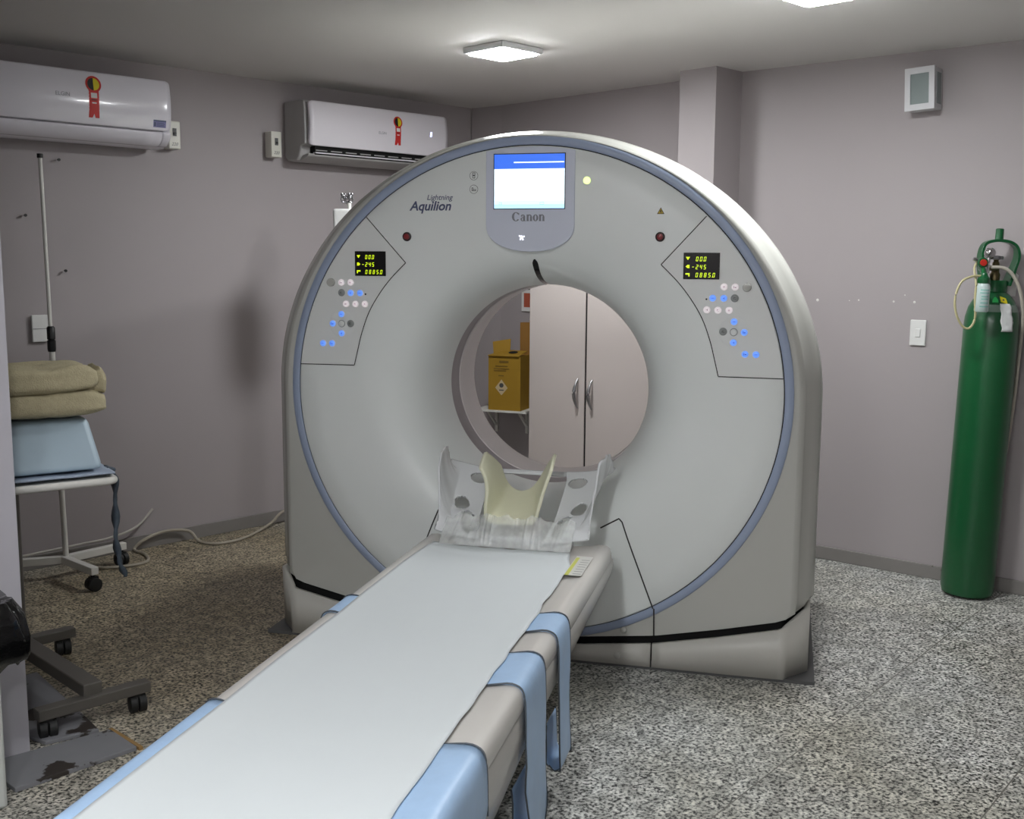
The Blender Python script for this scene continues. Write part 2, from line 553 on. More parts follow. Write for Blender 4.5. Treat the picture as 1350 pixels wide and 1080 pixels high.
ceiling_lamp(-0.50, 0.85, 'square lit ceiling lamp over the foot of the couch')
ceiling_lamp(-1.50, 0.15, 'square lit ceiling lamp behind the camera, to the left')
ceiling_lamp(0.15, -0.75, 'square lit ceiling lamp behind the camera, furthest from the scanner')
ceiling_lamp(-0.75, -0.10, 'added unseen square ceiling lamp behind the camera, between two others')  # extra out-of-view lamp, added to brighten the scanner front

# ------------------------------------------------------------------ CT gantry
PSI, GX, GY = 0.2469, 0.0593, 3.8591
FG = Matrix.Translation((GX, GY, 0)) @ Matrix.Rotation(-PSI, 4, 'Z')     # local: x right, y into the machine, z up
ZC, EZ = 0.9707, 1.018
gantry = thing('ct_gantry', 'large white ring-shaped scanner gantry with round bore standing on granite floor', 'scanner', FG)

def bez(p0, p1, p2, p3, n):
    out = []
    for i in range(n + 1):
        t = i / n
        a, b, c, d = (1 - t) ** 3, 3 * t * (1 - t) ** 2, 3 * t * t * (1 - t), t ** 3
        out.append((a * p0[0] + b * p1[0] + c * p2[0] + d * p3[0], a * p0[1] + b * p1[1] + c * p2[1] + d * p3[1]))
    return out
RB, DB = 0.393, 0.33
FUN = bez((0.68, 0.0), (0.47, 0.0), (0.402, 0.10), (RB, DB), 28)
def depth(u, z):
    r = math.hypot(u, (z - ZC) * EZ)
    if r >= FUN[0][0]:
        return 0.0
    for (r0, d0), (r1, d1) in zip(FUN, FUN[1:]):
        if r <= r0 and r >= r1:
            return d0 + (d1 - d0) * (r0 - r) / max(r0 - r1, 1e-9)
    return DB
def surf(u, z, off=0.0):
    return Vector((u, depth(u, z) - off, z))
def revolve(bm, prof, seg=128, mi=0, a0=0, a1=360):
    full = abs(a1 - a0) >= 360
    def fn(i, j):
        pass
    rows = []
    nseg = seg if full else seg + 1
    for r, d in prof:
        rows.append([bm.verts.new((r * cos(rad(a0 + (a1 - a0) * k / seg)), d, ZC + r * sin(rad(a0 + (a1 - a0) * k / seg)) / EZ)) for k in range(nseg)])
    for a, b in zip(rows, rows[1:]):
        for k in range(seg):
            bm.faces.new((a[k], a[(k + 1) % nseg], b[(k + 1) % nseg], b[k])).material_index = mi
    return bm
bm = new_bm()
revolve(bm, [(0.888, 0.012), (0.889, 0.003), (0.886, 0.0), (0.8, 0.0)] + FUN, 160)
obj('front_cover', bm, M['shell'], gantry, FG, ang=60)
bm = new_bm()
revolve(bm, [(0.887, 0.010), (0.8915, 0.0085), (0.893, 0.0075)], 160)
obj('cover_gap', bm, M['seam'], gantry, FG)
bm = new_bm()
revolve(bm, [(0.8925, 0.012), (0.8925, 0.004), (0.895, 0.002), (0.920, 0.004), (0.923, 0.008), (0.923, 0.02)], 160)
obj('accent_ring', bm, M['ring'], gantry, FG, ang=50)

# bore: scan window, liner, rear funnel
bm = new_bm(); revolve(bm, [(RB, DB), (RB + 0.003, DB + 0.004), (RB + 0.003, 0.445)], 128)
obj('scan_window', bm, M['window'], gantry, FG, ang=60)
bm = new_bm(); revolve(bm, [(RB + 0.003, 0.445), (RB - 0.001, 0.447), (RB - 0.001, 0.58), (0.40, 0.68), (0.45, 0.83), (0.62, 0.925)], 128)
obj('bore_liner', bm, M['liner'], gantry, FG, ang=60)

SLOT = [(0, .055), (.176, .062), (.473, .093), (.7, .137), (.914, .185), (.993, .238), (1.2, .30)]
def slot(u):
    u = abs(u)
    for (a, b), (c, d) in zip(SLOT, SLOT[1:]):
        if a <= u <= c:
            return b + (d - b) * (u - a) / (c - a)
    return SLOT[-1][1]
def outline(phi, A, B):
    c, s = cos(phi), sin(phi)
    if s >= 0:
        t = 1 / math.sqrt((c / A) ** 2 + (s / B) ** 2)
        return (t * c, ZC + t * s)
    t = A / abs(c) if abs(c) > 1e-6 else 9
    if ZC + t * s < slot(t * c) + 0.020:
        lo, hi = 0.0, t
        for _ in range(40):
            m_ = (lo + hi) / 2
            if ZC + m_ * s < slot(m_ * c) + 0.020:
                hi = m_
            else:
                lo = m_
        t = lo
    return (t * c, ZC + t * s)
NP = 220
phis = [2 * PI * k / NP for k in range(NP)]
for A in (0.936, 1.02):                                # keep the lower corners crisp
    pass
PROF = [(0.0, 0.006), (0.06, 0.007), (0.24, 0.016), (0.31, 0.026), (0.33, 0.032), (0.62, 0.056), (0.84, 0.082), (0.95, 0.106), (1.0, 0.14), (1.0, 0.80), (0.7, 0.88), (0.1, 0.93)]
bm = new_bm()
rows = [[bm.verts.new((0.922 * cos(p), 0.012, ZC + 0.922 * sin(p) / EZ)) for p in phis]]
for t, d in PROF:
    A, B = 0.938 + (1.02 - 0.938) * t, 0.9065 + (0.936 - 0.9065) * t
    row = []
    for p in phis:
        x, z = outline(p, A, B)
        row.append(bm.verts.new((x, d, z)))
    rows.append(row)
rows.append([bm.verts.new((0.62 * cos(p), 0.925, ZC + 0.62 * sin(p) / EZ)) for p in phis])
for a, b in zip(rows, rows[1:]):
    for k in range(NP):
        bm.faces.new((a[k], a[(k + 1) % NP], b[(k + 1) % NP], b[k]))
obj('housing', bm, M['body'], gantry, FG, ang=35)

# skirt below the slot: three pieces, then the plinth and the dark gap behind them
def skirt(name, u0, u1, label=None):
    bm = new_bm()
    def path(u):                                   # depth of the skirt front at u
        au = abs(u)
        return -0.034 if au <= 0.918 else -0.034 + (au - 0.918) / 0.082 * 0.095
    us = [u0 + (u1 - u0) * k / 16 for k in range(17)]
    if abs(u0) > 0.95 or abs(u1) > 0.95:
        s = -1 if abs(u0) > 0.95 else 1
        us = sorted(set([u for u in us if abs(u) < 0.90] + [s * 0.90, s * 0.918, s * 0.93, s * 0.97, s * 0.998]))
    top = [(u, path(u), slot(u) + 0.004) for u in us]
    bot = [(u, path(u) + (0.0 if abs(u) < 0.92 else 0.012), 0.012) for u in us]
    if s_edge(u0):
        top.insert(0, (-1.0, 0.88, slot(1.0) + .004)); bot.insert(0, (-1.0, 0.88, 0.012))
    if s_edge(u1):
        top.append((1.0, 0.88, slot(1.0) + .004)); bot.append((1.0, 0.88, 0.012))
    T = [bm.verts.new(p) for p in top]
    B_ = [bm.verts.new(p) for p in bot]
    for k in range(len(T) - 1):
        bm.faces.new((T[k], T[k + 1], B_[k + 1], B_[k]))
    return obj(name, bm, M['skirt'], gantry, FG, mods=[('SOLIDIFY', dict(thickness=0.02, offset=0.0))], ang=20)
def s_edge(u):
    return abs(u) > 0.95
skirt('skirt_panel', -0.998, -0.468)
mid = skirt('skirt_panel', -0.462, 0.462)
skirt('skirt_panel', 0.468, 0.998)
bm = new_bm()
box(bm, -1.03, 1.03, -0.036, 0.93, 0.0, 0.012)
obj('plinth', bm, M['dark_grey'], gantry, FG, smooth=False)
bm = new_bm()
pts = [(-0.985, 0.012)] + [(u / 20 * 0.985, slot(u / 20 * .985) + 0.03) for u in range(-20, 21)] + [(0.985, 0.012)]
prism(bm, pts, 0.085, 0.86, 'y')
pts = [(-0.915, 0.012)] + [(u / 20 * 0.915, slot(u / 20 * .915) + 0.025) for u in range(-20, 21)] + [(0.915, 0.012)]
prism(bm, pts, 0.02, 0.86, 'y')
obj('base_core', bm, M['void'], gantry, FG, smooth=False)

def disc(bm, fn, r, h, seg=24, mi=0, dome=0.0):
    """short round button on the cover around the local point given by fn(x, z, off)"""
    prof = [(r, 0.0), (r, h * 0.7), (r * 0.9, h), (r * 0.5, h + dome), (0.0, h + dome)]
    rows = []
    for rr, off in prof:
        rows.append([bm.verts.new(fn(rr * cos(2 * PI * k / seg), rr * sin(2 * PI * k / seg), off)) for k in range(seg)])
    for a, b in zip(rows, rows[1:]):
        for k in range(seg):
            bm.faces.new((a[k], a[(k + 1) % seg], b[(k + 1) % seg], b[k])).material_index = mi
    return bm
def at(u, z):
    return lambda x, y, off=0.0: surf(u + x, z + y, off)

def ribbon(bm, pts, w, off=0.0012, mi=0, sub=6):
    """thin line following the cover through (u, z) points"""
    fine = []
    for a, b in zip(pts, pts[1:]):
        for k in range(sub):
            fine.append((a[0] + (b[0] - a[0]) * k / sub, a[1] + (b[1] - a[1]) * k / sub))
    fine.append(pts[-1])
    L, R = [], []
    for i, p in enumerate(fine):
        q0, q1 = fine[max(i - 1, 0)], fine[min(i + 1, len(fine) - 1)]
        dx, dz = q1[0] - q0[0], q1[1] - q0[1]
        l = math.hypot(dx, dz) or 1
        nx, nz = -dz / l * w / 2, dx / l * w / 2
        L.append(bm.verts.new(surf(p[0] + nx, p[1] + nz, off)))
        R.append(bm.verts.new(surf(p[0] - nx, p[1] - nz, off)))
    for i in range(len(fine) - 1):
        bm.faces.new((L[i], L[i + 1], R[i + 1], R[i])).material_index = mi
    return bm

# access panel below the bore (conforms to the cover), its seam and screws
def ell_z(u, r=0.884):
    return ZC - math.sqrt(max(r * r - u * u, 0)) / EZ
def access(i, j):
    lo_u, hi_u = 0.462, 0.333
    v = j
    half = lo_u + (hi_u - lo_u) * v
    u = -half + 2 * half * i
    z0 = ell_z(u)
    ztop = 0.532 - 0.04 * min(1, max(0, (0.333 - abs(u * 0.333 / half)) / 0.07))
    return surf(u, z0 + (ztop - z0) * v, 0.0022)
bm = new_bm(); grid(bm, access, 40, 24)
ap = obj('access_panel', bm, M['shell'], gantry, FG)
bm = new_bm()
ribbon(bm, [(0.266, 0.494), (0.333, 0.533), (0.345, 0.522), (0.464, 0.215)], 0.005, 0.003)
obj('seam', bm, M['seam'], ap, FG)
bm = new_bm()
ribbon(bm, [(-0.266, 0.494), (-0.333, 0.533), (-0.345, 0.522), (-0.464, 0.215)], 0.005, 0.003)
obj('seam', bm, M['seam'], ap, FG)
for s in (-1, 1):
    bm = new_bm()
    a = [(s * 0.4645, 0.000, 0.215), (s * 0.4695, 0.000, 0.215), (s * 0.4715, 0.0005, 0.114), (s * 0.4665, 0.0005, 0.114)]
    bm.faces.new([bm.verts.new(p) for p in a])
    obj('housing_seam', bm, M['seam'], gantry, FG, smooth=False)
for (x, z, y) in ((0.36, 0.125, 0.004), (-0.36, 0.125, 0.004), (0.345, 0.045, -0.044), (-0.345, 0.045, -0.044)):
    bm = new_bm()
    lathe(bm, [(0.012, 0), (0.012, 0.004), (0.009, 0.007), (0.0, 0.008)], 16, Matrix.Translation((x, y, z)) @ Matrix.Rotation(rad(90), 4, 'X'))
    obj('screw_cap', bm, M['body'], gantry, FG)

# control panels with displays and buttons
BL = [(0.7535, 1.3625, 'knob'), (0.714, 1.3625, 'w'), (0.6775, 1.363, 'w'), (0.714, 1.325, 'g'), (0.6775, 1.3245, 'b'), (0.6405, 1.3245, 'b'),
      (0.6195, 1.3205, 'dot'), (0.6965, 1.284, 'w'), (0.659, 1.284, 'w'), (0.622, 1.2845, 'w'), (0.7145, 1.246, 'b'), (0.7495, 1.2105, 'b'),
      (0.7145, 1.2105, 'c'), (0.679, 1.2115, 'g'), (0.7145, 1.175, 'b'), (0.791, 1.136, 'b'), (0.7545, 1.1365, 'b')]
SEG = {'0': 'abcdef', '1': 'bc', '2': 'abged', '4': 'fgbc', '5': 'afgcd', '8': 'abcdefg', '-': 'g'}
def seven(bm, s, x, z, h, fn, mi, adv):
    w, t, sl = h * 0.50, h * 0.12, 0.14
    for ch in s:
        if ch == '.':
            q = [(x - adv * 0.13, 0), (x - adv * 0.13 + t, 0), (x - adv * 0.13 + t, t), (x - adv * 0.13, t)]
            bm.faces.new([bm.verts.new(fn(a + sl * b, z + b)) for a, b in q]).material_index = mi
            continue
        if ch != ' ':
            R = {'a': (t * .4, h - t, w - t * .4, h), 'd': (t * .4, 0, w - t * .4, t), 'g': (t * .4, h / 2 - t / 2, w - t * .4, h / 2 + t / 2),
                 'f': (0, h / 2 + t * .2, t, h - t * .3), 'e': (0, t * .3, t, h / 2 - t * .2), 'b': (w - t, h / 2 + t * .2, w, h - t * .3), 'c': (w - t, t * .3, w, h / 2 - t * .2)}
            for g in SEG[ch]:
                x0, z0, x1, z1 = R[g]
                q = [(x + x0, z0), (x + x1, z0), (x + x1, z1), (x + x0, z1)]
                bm.faces.new([bm.verts.new(fn(a + sl * b, z + b)) for a, b in q]).material_index = mi
        x += adv
def icon(bm, fn, kind, mi):
    """small drawn mark on a button"""
    shapes = {0: [(-.5, -.08, .5, .08)], 1: [(-.45, -.4, -.25, .4), (-.1, -.25, .45, .05)], 2: [(-.4, .05, .4, .2), (-.4, -.25, .4, -.1)],
              3: [(-.35, -.35, -.2, .3), (-.2, .15, .3, .3), (.0, -.35, .4, -.2)], 4: [(-.3, -.1, .0, .1), (.1, -.35, .3, .35)]}[kind % 5]
    for x0, z0, x1, z1 in shapes:
        bm.faces.new([bm.verts.new(fn(x, z, 0.0012)) for x, z in ((x0, z0), (x1, z0), (x1, z1), (x0, z1))]).material_index = mi
M['blue_icon'] = mat('button_icon_blue', (50, 90, 180), 0.5)
M['pale_icon'] = mat('button_icon_grey', (150, 140, 150), 0.5)
def control_panel(s):
    tip, topc = (0.4625, 1.436), (0.612, 1.5995)
    inner = [(0.4625, 1.436), (0.521, 1.378), (0.567, 1.320), (0.607, 1.254), (0.635, 1.181), (0.651, 1.122), (0.667, 1.058)]
    a0 = math.atan2((topc[1] - ZC) * EZ, topc[0])
    a1 = math.atan2((1.056 - ZC) * EZ, 0.884)
    arc = [(0.8845 * cos(a0 + (a1 - a0) * k / 24), ZC + 0.8845 * sin(a0 + (a1 - a0) * k / 24) / EZ) for k in range(25)]
    poly = arc + inner[::-1]
    bm = new_bm()
    # strip mesh between outer arc and inner outline
    inn = smooth_path([(x, 0, z) for x, z in [topc] + [(0.537, 1.518)] + inner], 4)
    nI = len(inn)
    A_, B_ = [], []
    for k in range(nI):
        f = k / (nI - 1)
        i = f * 24
        i0 = min(int(i), 23)
        q = (arc[i0][0] + (arc[i0 + 1][0] - arc[i0][0]) * (i - i0), arc[i0][1] + (arc[i0 + 1][1] - arc[i0][1]) * (i - i0))
        row = []
        for g in range(9):
            w = g / 8
            row.append(bm.verts.new(surf(s * (q[0] + (inn[k].x - q[0]) * w), q[1] + (inn[k].z - q[1]) * w, 0.0015)))
        A_.append(row)
    for r0, r1 in zip(A_, A_[1:]):
        for g in range(8):
            try:
                bm.faces.new((r0[g], r0[g + 1], r1[g + 1], r1[g]))
            except ValueError:
                pass
    cp = obj('control_panel', bm, M['panel'], gantry, FG)
    bm = new_bm()
    sm = smooth_path([(x, 0, z) for x, z in inner], 4)
    ribbon(bm, [(s * topc[0], topc[1]), (s * tip[0], tip[1])] , 0.0032, 0.0022)
    ribbon(bm, [(s * p.x, p.z) for p in sm], 0.0032, 0.0022, sub=2)
    ribbon(bm, [(s * 0.667, 1.057), (s * 0.884, 1.056)], 0.0032, 0.0022)
    obj('seam_line', bm, M['seam'], cp, FG)
    # display
    x0, x1, z0, z1 = (-0.6585, -0.539, 1.3875, 1.477) if s < 0 else (0.539, 0.6605, 1.3875, 1.477)
    bm = new_bm()
    box(bm, x0, x1, -0.0045, 0.004, z0, z1, 0)
    fn = lambda a, b: Vector((a, -0.0052, b))
    h = 0.0150
    dx = 0.0 if s < 0 else 0.001
    seven(bm, '00.0', x0 + 0.040 + dx, z1 - 0.0285, h, fn, 1, 0.0132)
    seven(bm, '-245', x0 + 0.0268 + dx, z1 - 0.0555, h, fn, 1, 0.0132)
    seven(bm, '0885.0', x0 + 0.040 + dx, z1 - 0.0825, h, fn, 1, 0.0145 if s < 0 else 0.0142)
    # three small pictograms
    m_ = lambda a: x0 + 0.0145 + (a if s < 0 else -a)
    for q in ([(m_(-.007), z1 - .014), (m_(.007), z1 - .014), (m_(.001), z1 - .024), (m_(-.001), z1 - .024)],
              [(m_(-.006), z1 - .041), (m_(.001), z1 - .041), (m_(.007), z1 - .0465), (m_(.001), z1 - .052), (m_(-.006), z1 - .052)],
              [(m_(-.007), z1 - .069), (m_(.007), z1 - .069), (m_(.007), z1 - .074), (m_(-.003), z1 - .074), (m_(-.003), z1 - .080), (m_(-.007), z1 - .080)]):
        bm.faces.new([bm.verts.new(fn(*p)) for p in q]).material_index = 1
    obj('display', bm, [M['gloss_black'], M['green_led']], cp, FG, smooth=False)['label'] = 'black display with green-yellow digits'
    # round plate under the direction pad
    bm = new_bm(); disc(bm, at(s * 0.7145, 1.2105), 0.051, 0.0022, 40)
    obj('pad_plate', bm, M['panel'], cp, FG)
    for k, (u, z, kind) in enumerate(BL):
        bm = new_bm()
        f = at(s * u, z)
        up_ = 0.002 if 10 <= k <= 14 else 0.0
        g = (lambda x, y, off=0.0, f=f, up_=up_: f(x, y, off + 0.0015 + up_))
        if kind == 'knob':
            disc(bm, g, 0.0148, 0.016, 28, 0, 0.001)
            obj('knob', bm, M['body'], cp, FG)
            continue
        if kind == 'dot':
            disc(bm, g, 0.0032, 0.002, 12)
            obj('indicator', bm, M['black'], cp, FG)
            continue
        disc(bm, g, 0.0134, 0.0022, 24, 1)
        disc(bm, lambda x, y, off=0.0, g=g: g(x, y, off + 0.0018), 0.0112, 0.003, 24, 0, 0.0008)
        if kind != 'c':
            icon(bm, lambda x, y, off=0.0, g=g: g(x * 0.010, y * 0.010, off + 0.0058), k, 2)
        mm = {'w': (M['btn_white'], M['panel'], M['pale_icon']), 'b': (M['btn_blue'], M['panel'], M['blue_icon']),
              'g': (M['btn_grey'], M['btn_grey'], M['ink_dark']), 'c': (M['panel'], M['btn_grey'], M['ink_dark'])}[kind]
        o = obj('button', bm, list(mm), cp, FG)
        o['label'] = {'w': 'lit white button', 'b': 'lit blue button', 'g': 'unlit grey button', 'c': 'plain grey centre button'}[kind]
control_panel(-1)
control_panel(1)

# screen housing
bm = new_bm()
hw = 0.159
top = [(-hw + 2 * hw * k / 16, ZC + math.sqrt(0.885 ** 2 - (-hw + 2 * hw * k / 16) ** 2) / EZ) for k in range(17)]
bot = []
for k in range(33):
    a = PI * k / 32
    bot.append((hw * cos(a) ** (1.0) if True else 0, 1.575 - 0.097 * sin(a) ** 0.8))
poly = top + bot
prism(bm, poly, -0.007, 0.075, 'y')
bez_o = obj('screen_housing', bm, M['bezel'], gantry, FG, ang=30, bevel=0.002)
bm = new_bm()
def sq(x0, x1, z0, z1, mi, y=-0.0085):
    bm.faces.new([bm.verts.new(p) for p in ((x0, y, z0), (x1, y, z0), (x1, y, z1), (x0, y, z1))]).material_index = mi
box(bm, -0.1315, 0.1265, -0.008, 0.0, 1.625, 1.817, 3)
sq(-0.1285, 0.1235, 1.764, 1.814, 0)
sq(-0.1285, 0.1235, 1.672, 1.764, 1)
sq(-0.1285, 0.1235, 1.656, 1.672, 5)
sq(-0.1285, 0.1235, 1.642, 1.656, 6)
sq(-0.1285, 0.1235, 1.628, 1.642, 2)
sq(-0.058, 0.121, 1.784, 1.788, 1, -0.0088)
for cx in (-0.106, 0.044):
    lw = 0.005 if cx < 0 else 0.0075
    for a, b, c, d in ((-lw, lw, 0.003, 0.004), (-lw, lw, -0.004, -0.003), (-lw, -lw + .001, -.004, .004), (lw - .001, lw, -.004, .004)):
        sq(cx + a, cx + b, 1.645 + c, 1.645 + d, 4, -0.0088)
obj('screen', bm, [M['scr_blue'], M['scr_white'], M['scr_pale'], M['black'], M['ink_grey'], mat('screen_tint', (210, 230, 240), 0.3, emit=(208, 238, 254), estr=1.2), mat('screen_tint_deep', (190, 220, 238), 0.3, emit=(190, 228, 252), estr=1.15)], bez_o, FG, smooth=False)
bm = new_bm()
flat = lambda u, z, y: (lambda a, b: Vector((u + a, y, z + b)))
# serif wordmark: heavy letters with added slab feet
def glyphs(x, fn):
    """heavy roman letters of the wordmark, x-height 1, drawn as flat pieces"""
    def arc(cx, cy, ro, ri, a0, a1, n_=20):
        for k_ in range(n_):
            p, q_ = rad(a0 + (a1 - a0) * k_ / n_), rad(a0 + (a1 - a0) * (k_ + 1) / n_)
            bm.faces.new([bm.verts.new(fn(cx + r_[0] * cos(g_), cy + r_[1] * sin(g_))) for r_, g_ in ((ro, p), (ro, q_), (ri, q_), (ri, p))])
    def rect(x0, x1, y0, y1):
        bm.faces.new([bm.verts.new(fn(*p)) for p in ((x0, y0), (x1, y0), (x1, y1), (x0, y1))])
    arc(x + .62, .66, (.62, .69), (.27, .58), 38, 322); rect(x + .98, x + 1.12, .92, 1.22)
    x += 1.32
    def a_(x):
        arc(x + .33, .28, (.33, .30), (.12, .20), 0, 360); rect(x + .40, x + .70, .06, .72); rect(x + .42, x + .80, 0, .08)
        arc(x + .36, .68, (.32, .32), (.08, .22), 0, 180)
    def n_(x):
        rect(x + .04, x + .34, .06, .98); rect(x, x + .38, 0, .08); rect(x, x + .2, .9, .98)
        arc(x + .48, .64, (.34, .36), (.10, .22), 0, 150); rect(x + .55, x + .85, .06, .66); rect(x + .52, x + .88, 0, .08)
    a_(x); x += .90
    n_(x); x += .98
    arc(x + .40, .49, (.42, .51), (.12, .41), 0, 360, 28); x += .90
    n_(x)
    return x + .88
K_ = 0.118 / 4.98
glyphs(0.0, lambda a, b: Vector((-0.064 + a * K_, -0.0078, 1.584 + b * K_ * 0.98)))
obj('wordmark', bm, M['ink_grey'], bez_o, FG, smooth=False)
bm = new_bm()
for a in (20, 95, 150, 235, 300):
    d = Vector((cos(rad(a)), 0, sin(rad(a))))
    n = Vector((-d.z, 0, d.x))
    c = Vector((-0.028, -0.0078, 1.528))
    l = 0.011 if a != 95 else 0.006
    bm.faces.new([bm.verts.new(c + n * .0014), bm.verts.new(c + d * l + n * .002), bm.verts.new(c + d * l - n * .002), bm.verts.new(c - n * .0014)])
obj('lit_emblem', bm, M['lit_white'], bez_o, FG, smooth=False)

# lettering, stop buttons, marks
bm = new_bm()
text_bm(bm, 'Aquilion', 0.052, flat(-0.368, 1.634, -0.0012), shear=0.25, bold=0.0012, width=0.158)
obj('lettering', bm, M['ink'], gantry, FG, smooth=False)
bm = new_bm()
text_bm(bm, 'Lightning', 0.030, flat(-0.331, 1.666, -0.0012), shear=0.25, bold=0.0002, width=0.097)
obj('lettering', bm, M['ink'], gantry, FG, smooth=False)
for s in (-1, 1):
    bm = new_bm()
    disc(bm, at(s * 0.457, 1.53), 0.0165, 0.004, 28, 1)
    disc(bm, lambda x, y, off=0.0: at(s * 0.457, 1.53)(x, y, off + 0.004), 0.0105, 0.006, 24, 0, 0.001)
    obj('stop_button', bm, [M['red'], M['darkred']], gantry, FG)['label'] = 'red round stop button'
bm = new_bm()
disc(bm, at(0.201, 1.722), 0.0155, 0.003, 28, 1)
disc(bm, lambda x, y, off=0.0: at(0.201, 1.722)(x, y, off + 0.003), 0.0125, 0.003, 24, 0, 0.0005)
obj('lit_button', bm, [M['btn_green'], M['panel']], gantry, FG)['label'] = 'lit pale green button'
for z, pts in ((1.743, [(0, .006, .005, .005), (0, -.004, .0045, .005)]), (1.696, [(-.005, .0, .003, .006), (.002, -.003, .006, .003)])):
    bm = new_bm()
    u = -0.2055
    for k in range(28):
        a, b = 2 * PI * k / 28, 2 * PI * (k + 1) / 28
        bm.faces.new([bm.verts.new(surf(u + r * cos(q), z + r * sin(q), 0.001)) for r, q in ((0.0155, a), (0.0155, b), (0.0143, b), (0.0143, a))])
    for px, pz, w, h in pts:
        for x0, x1, z0, z1 in ((-w, w, h - .0018, h), (-w, w, -h, -h + .0018), (-w, -w + .0018, -h, h), (w - .0018, w, -h, h)):
            bm.faces.new([bm.verts.new(surf(u + px + x, z + pz + y, 0.001)) for x, y in ((x0, z0), (x1, z0), (x1, z1), (x0, z1))])
    obj('marking', bm, M['ink_dark'], gantry, FG, smooth=False)
bm = new_bm()
bm.faces.new([bm.verts.new(surf(0.457 + x, 1.617 + z, 0.001)) for x, z in ((-.0125, -.010), (.0125, -.010), (0, .0125))]).material_index = 0
bm.faces.new([bm.verts.new(surf(0.457 + x, 1.617 + z, 0.0016)) for x, z in ((-.0095, -.0082), (.0095, -.0082), (0, .0092))]).material_index = 1
bm.faces.new([bm.verts.new(surf(0.457 + x, 1.617 + z, 0.002)) for x, z in ((-.0016, -.005), (.0016, -.005), (.0016, .004), (-.0016, .004))]).material_index = 0
obj('warning_sticker', bm, [M['black'], M['yellow']], gantry, FG, smooth=False)

# dark positioning-laser slot running down the funnel at the top of the bore
def funnel_pt(ang, f, off):
    i = f * (len(FUN) - 1)
    i0 = min(int(i), len(FUN) - 2)
    r = FUN[i0][0] + (FUN[i0 + 1][0] - FUN[i0][0]) * (i - i0)
    d = FUN[i0][1] + (FUN[i0 + 1][1] - FUN[i0][1]) * (i - i0)
    tx, ty = FUN[i0 + 1][0] - FUN[i0][0], FUN[i0 + 1][1] - FUN[i0][1]
    l = math.hypot(tx, ty)
    r -= off * abs(ty) / l
    d -= off * abs(tx) / l
    return Vector((r * sin(ang), d, ZC + r * cos(ang) / EZ))
bm = new_bm()
def slotfn(i, j):
    f = 0.40 + 0.56 * j
    w = 0.019 * min(1, math.sqrt(max(0.05, min(j * 12, 1))))
    return funnel_pt(0.012 + (i - 0.5) * w / 0.42, f, 0.0012)
grid(bm, slotfn, 4, 30)
obj('laser_window', bm, M['gloss_black'], gantry, FG)
bm = new_bm()
for a0, a1, mi in ((-0.045, -0.012, 0), (0.035, 0.105, 0)):
    grid(bm, lambda i, j: Vector(((RB - .0015) * sin(a0 + (a1 - a0) * i), 0.325 - 0.02 * j, ZC + (RB - .0015 + .0005 * j) * cos(a0 + (a1 - a0) * i) / EZ)), 4, 1)
obj('laser_sticker', bm, M['yellow'], gantry, FG, smooth=False)
bm = new_bm()
for u in (0.592, 0.612):
    x, z = 0.6, 1.0
lat = math.radians(53)
for a in (54.2, 52.6):
    p = outline(rad(a), 1.02, 0.936)
    lathe(bm, [(0.006, -0.002), (0.006, 0.002), (0.0, 0.003)], 12, Matrix.Translation((p[0], 0.26, p[1])) @ Matrix.Rotation(rad(90 - a), 4, 'Y'))
obj('lifting_cap', bm, M['dark_grey'], gantry, FG)

def interp(tab, x):
    if x <= tab[0][0]:
        return tab[0][1]
    for (a, b), (c, d) in zip(tab, tab[1:]):
        if x <= c:
            t = (x - a) / (c - a)
            t = t * t * (3 - 2 * t)
            return b + (d - b) * t
    return tab[-1][1]
# ------------------------------------------------------------------ patient couch (x right, y = into the machine; v = -y)
CO = FG @ Matrix.Translation((0.012, -1.6, 0))
couch = thing('patient_couch', 'long low grey patient couch running from the foreground into the scanner bore', 'couch', CO)
def loft(bm, prof, ys, closed=True, mi=0, endcap=True, fn=None):
    rows = [[bm.verts.new(fn(x, y, z) if fn else (x, y, z)) for x, z in prof] for y in ys]
    n = len(prof)
    for a, b in zip(rows, rows[1:]):
        for k in range(n if closed else n - 1):
            bm.faces.new((a[k], a[(k + 1) % n], b[(k + 1) % n], b[k])).material_index = mi
    if closed and endcap:
        bm.faces.new(rows[0]); bm.faces.new(rows[-1][::-1])
    return bm
ucx = 0.012
half = [(0.0, .474), (.20, .478), (.262, .484), (.290, .490), (.312, .488), (.324, .479), (.329, .463), (.330, .440), (.326, .430)]
prof = [(ucx - x, z) for x, z in half[::-1]] + [(ucx + x, z) for x, z in half[1:]] + [(ucx + .31, .425), (ucx - .31, .425)]
bm = new_bm(); loft(bm, prof, [-0.20, -0.9, -1.6, -2.3, -3.0])
obj('tabletop', bm, M['couch'], couch, FG, ang=50)
half = [(.0, .432), (.319, .432), (.326, .425), (.328, .400), (.322, .370), (.314, .345), (.300, .325), (.275, .315), (.0, .315)]
prof = [(ucx + x, z) for x, z in half] + [(ucx - x, z) for x, z in half[1:-1][::-1]]
bm = new_bm(); loft(bm, prof, [-0.14, -0.4, -0.7, -1.0, -1.3, -1.6, -2.3, -3.0], fn=lambda x, y, z: (x, y, z if z > 0.42 else 0.432 - (0.432 - z) * interp([(.14, .85), (.7, 1.1), (1.3, 1.35), (1.6, 1.75), (3, 1.8)], -y)))
obj('side_frame', bm, M['couch_side'], couch, FG, ang=50)
bm = new_bm(); box(bm, -0.22, 0.25, -3.0, -1.33, 0.06, 0.29)
obj('lift_cover', bm, M['dark_grey'], couch, FG, bevel=0.012)
bm = new_bm(); box(bm, -0.25, 0.28, -3.02, -1.28, 0.0, 0.062)
obj('base', bm, M['dark_grey'], couch, FG, bevel=0.012)
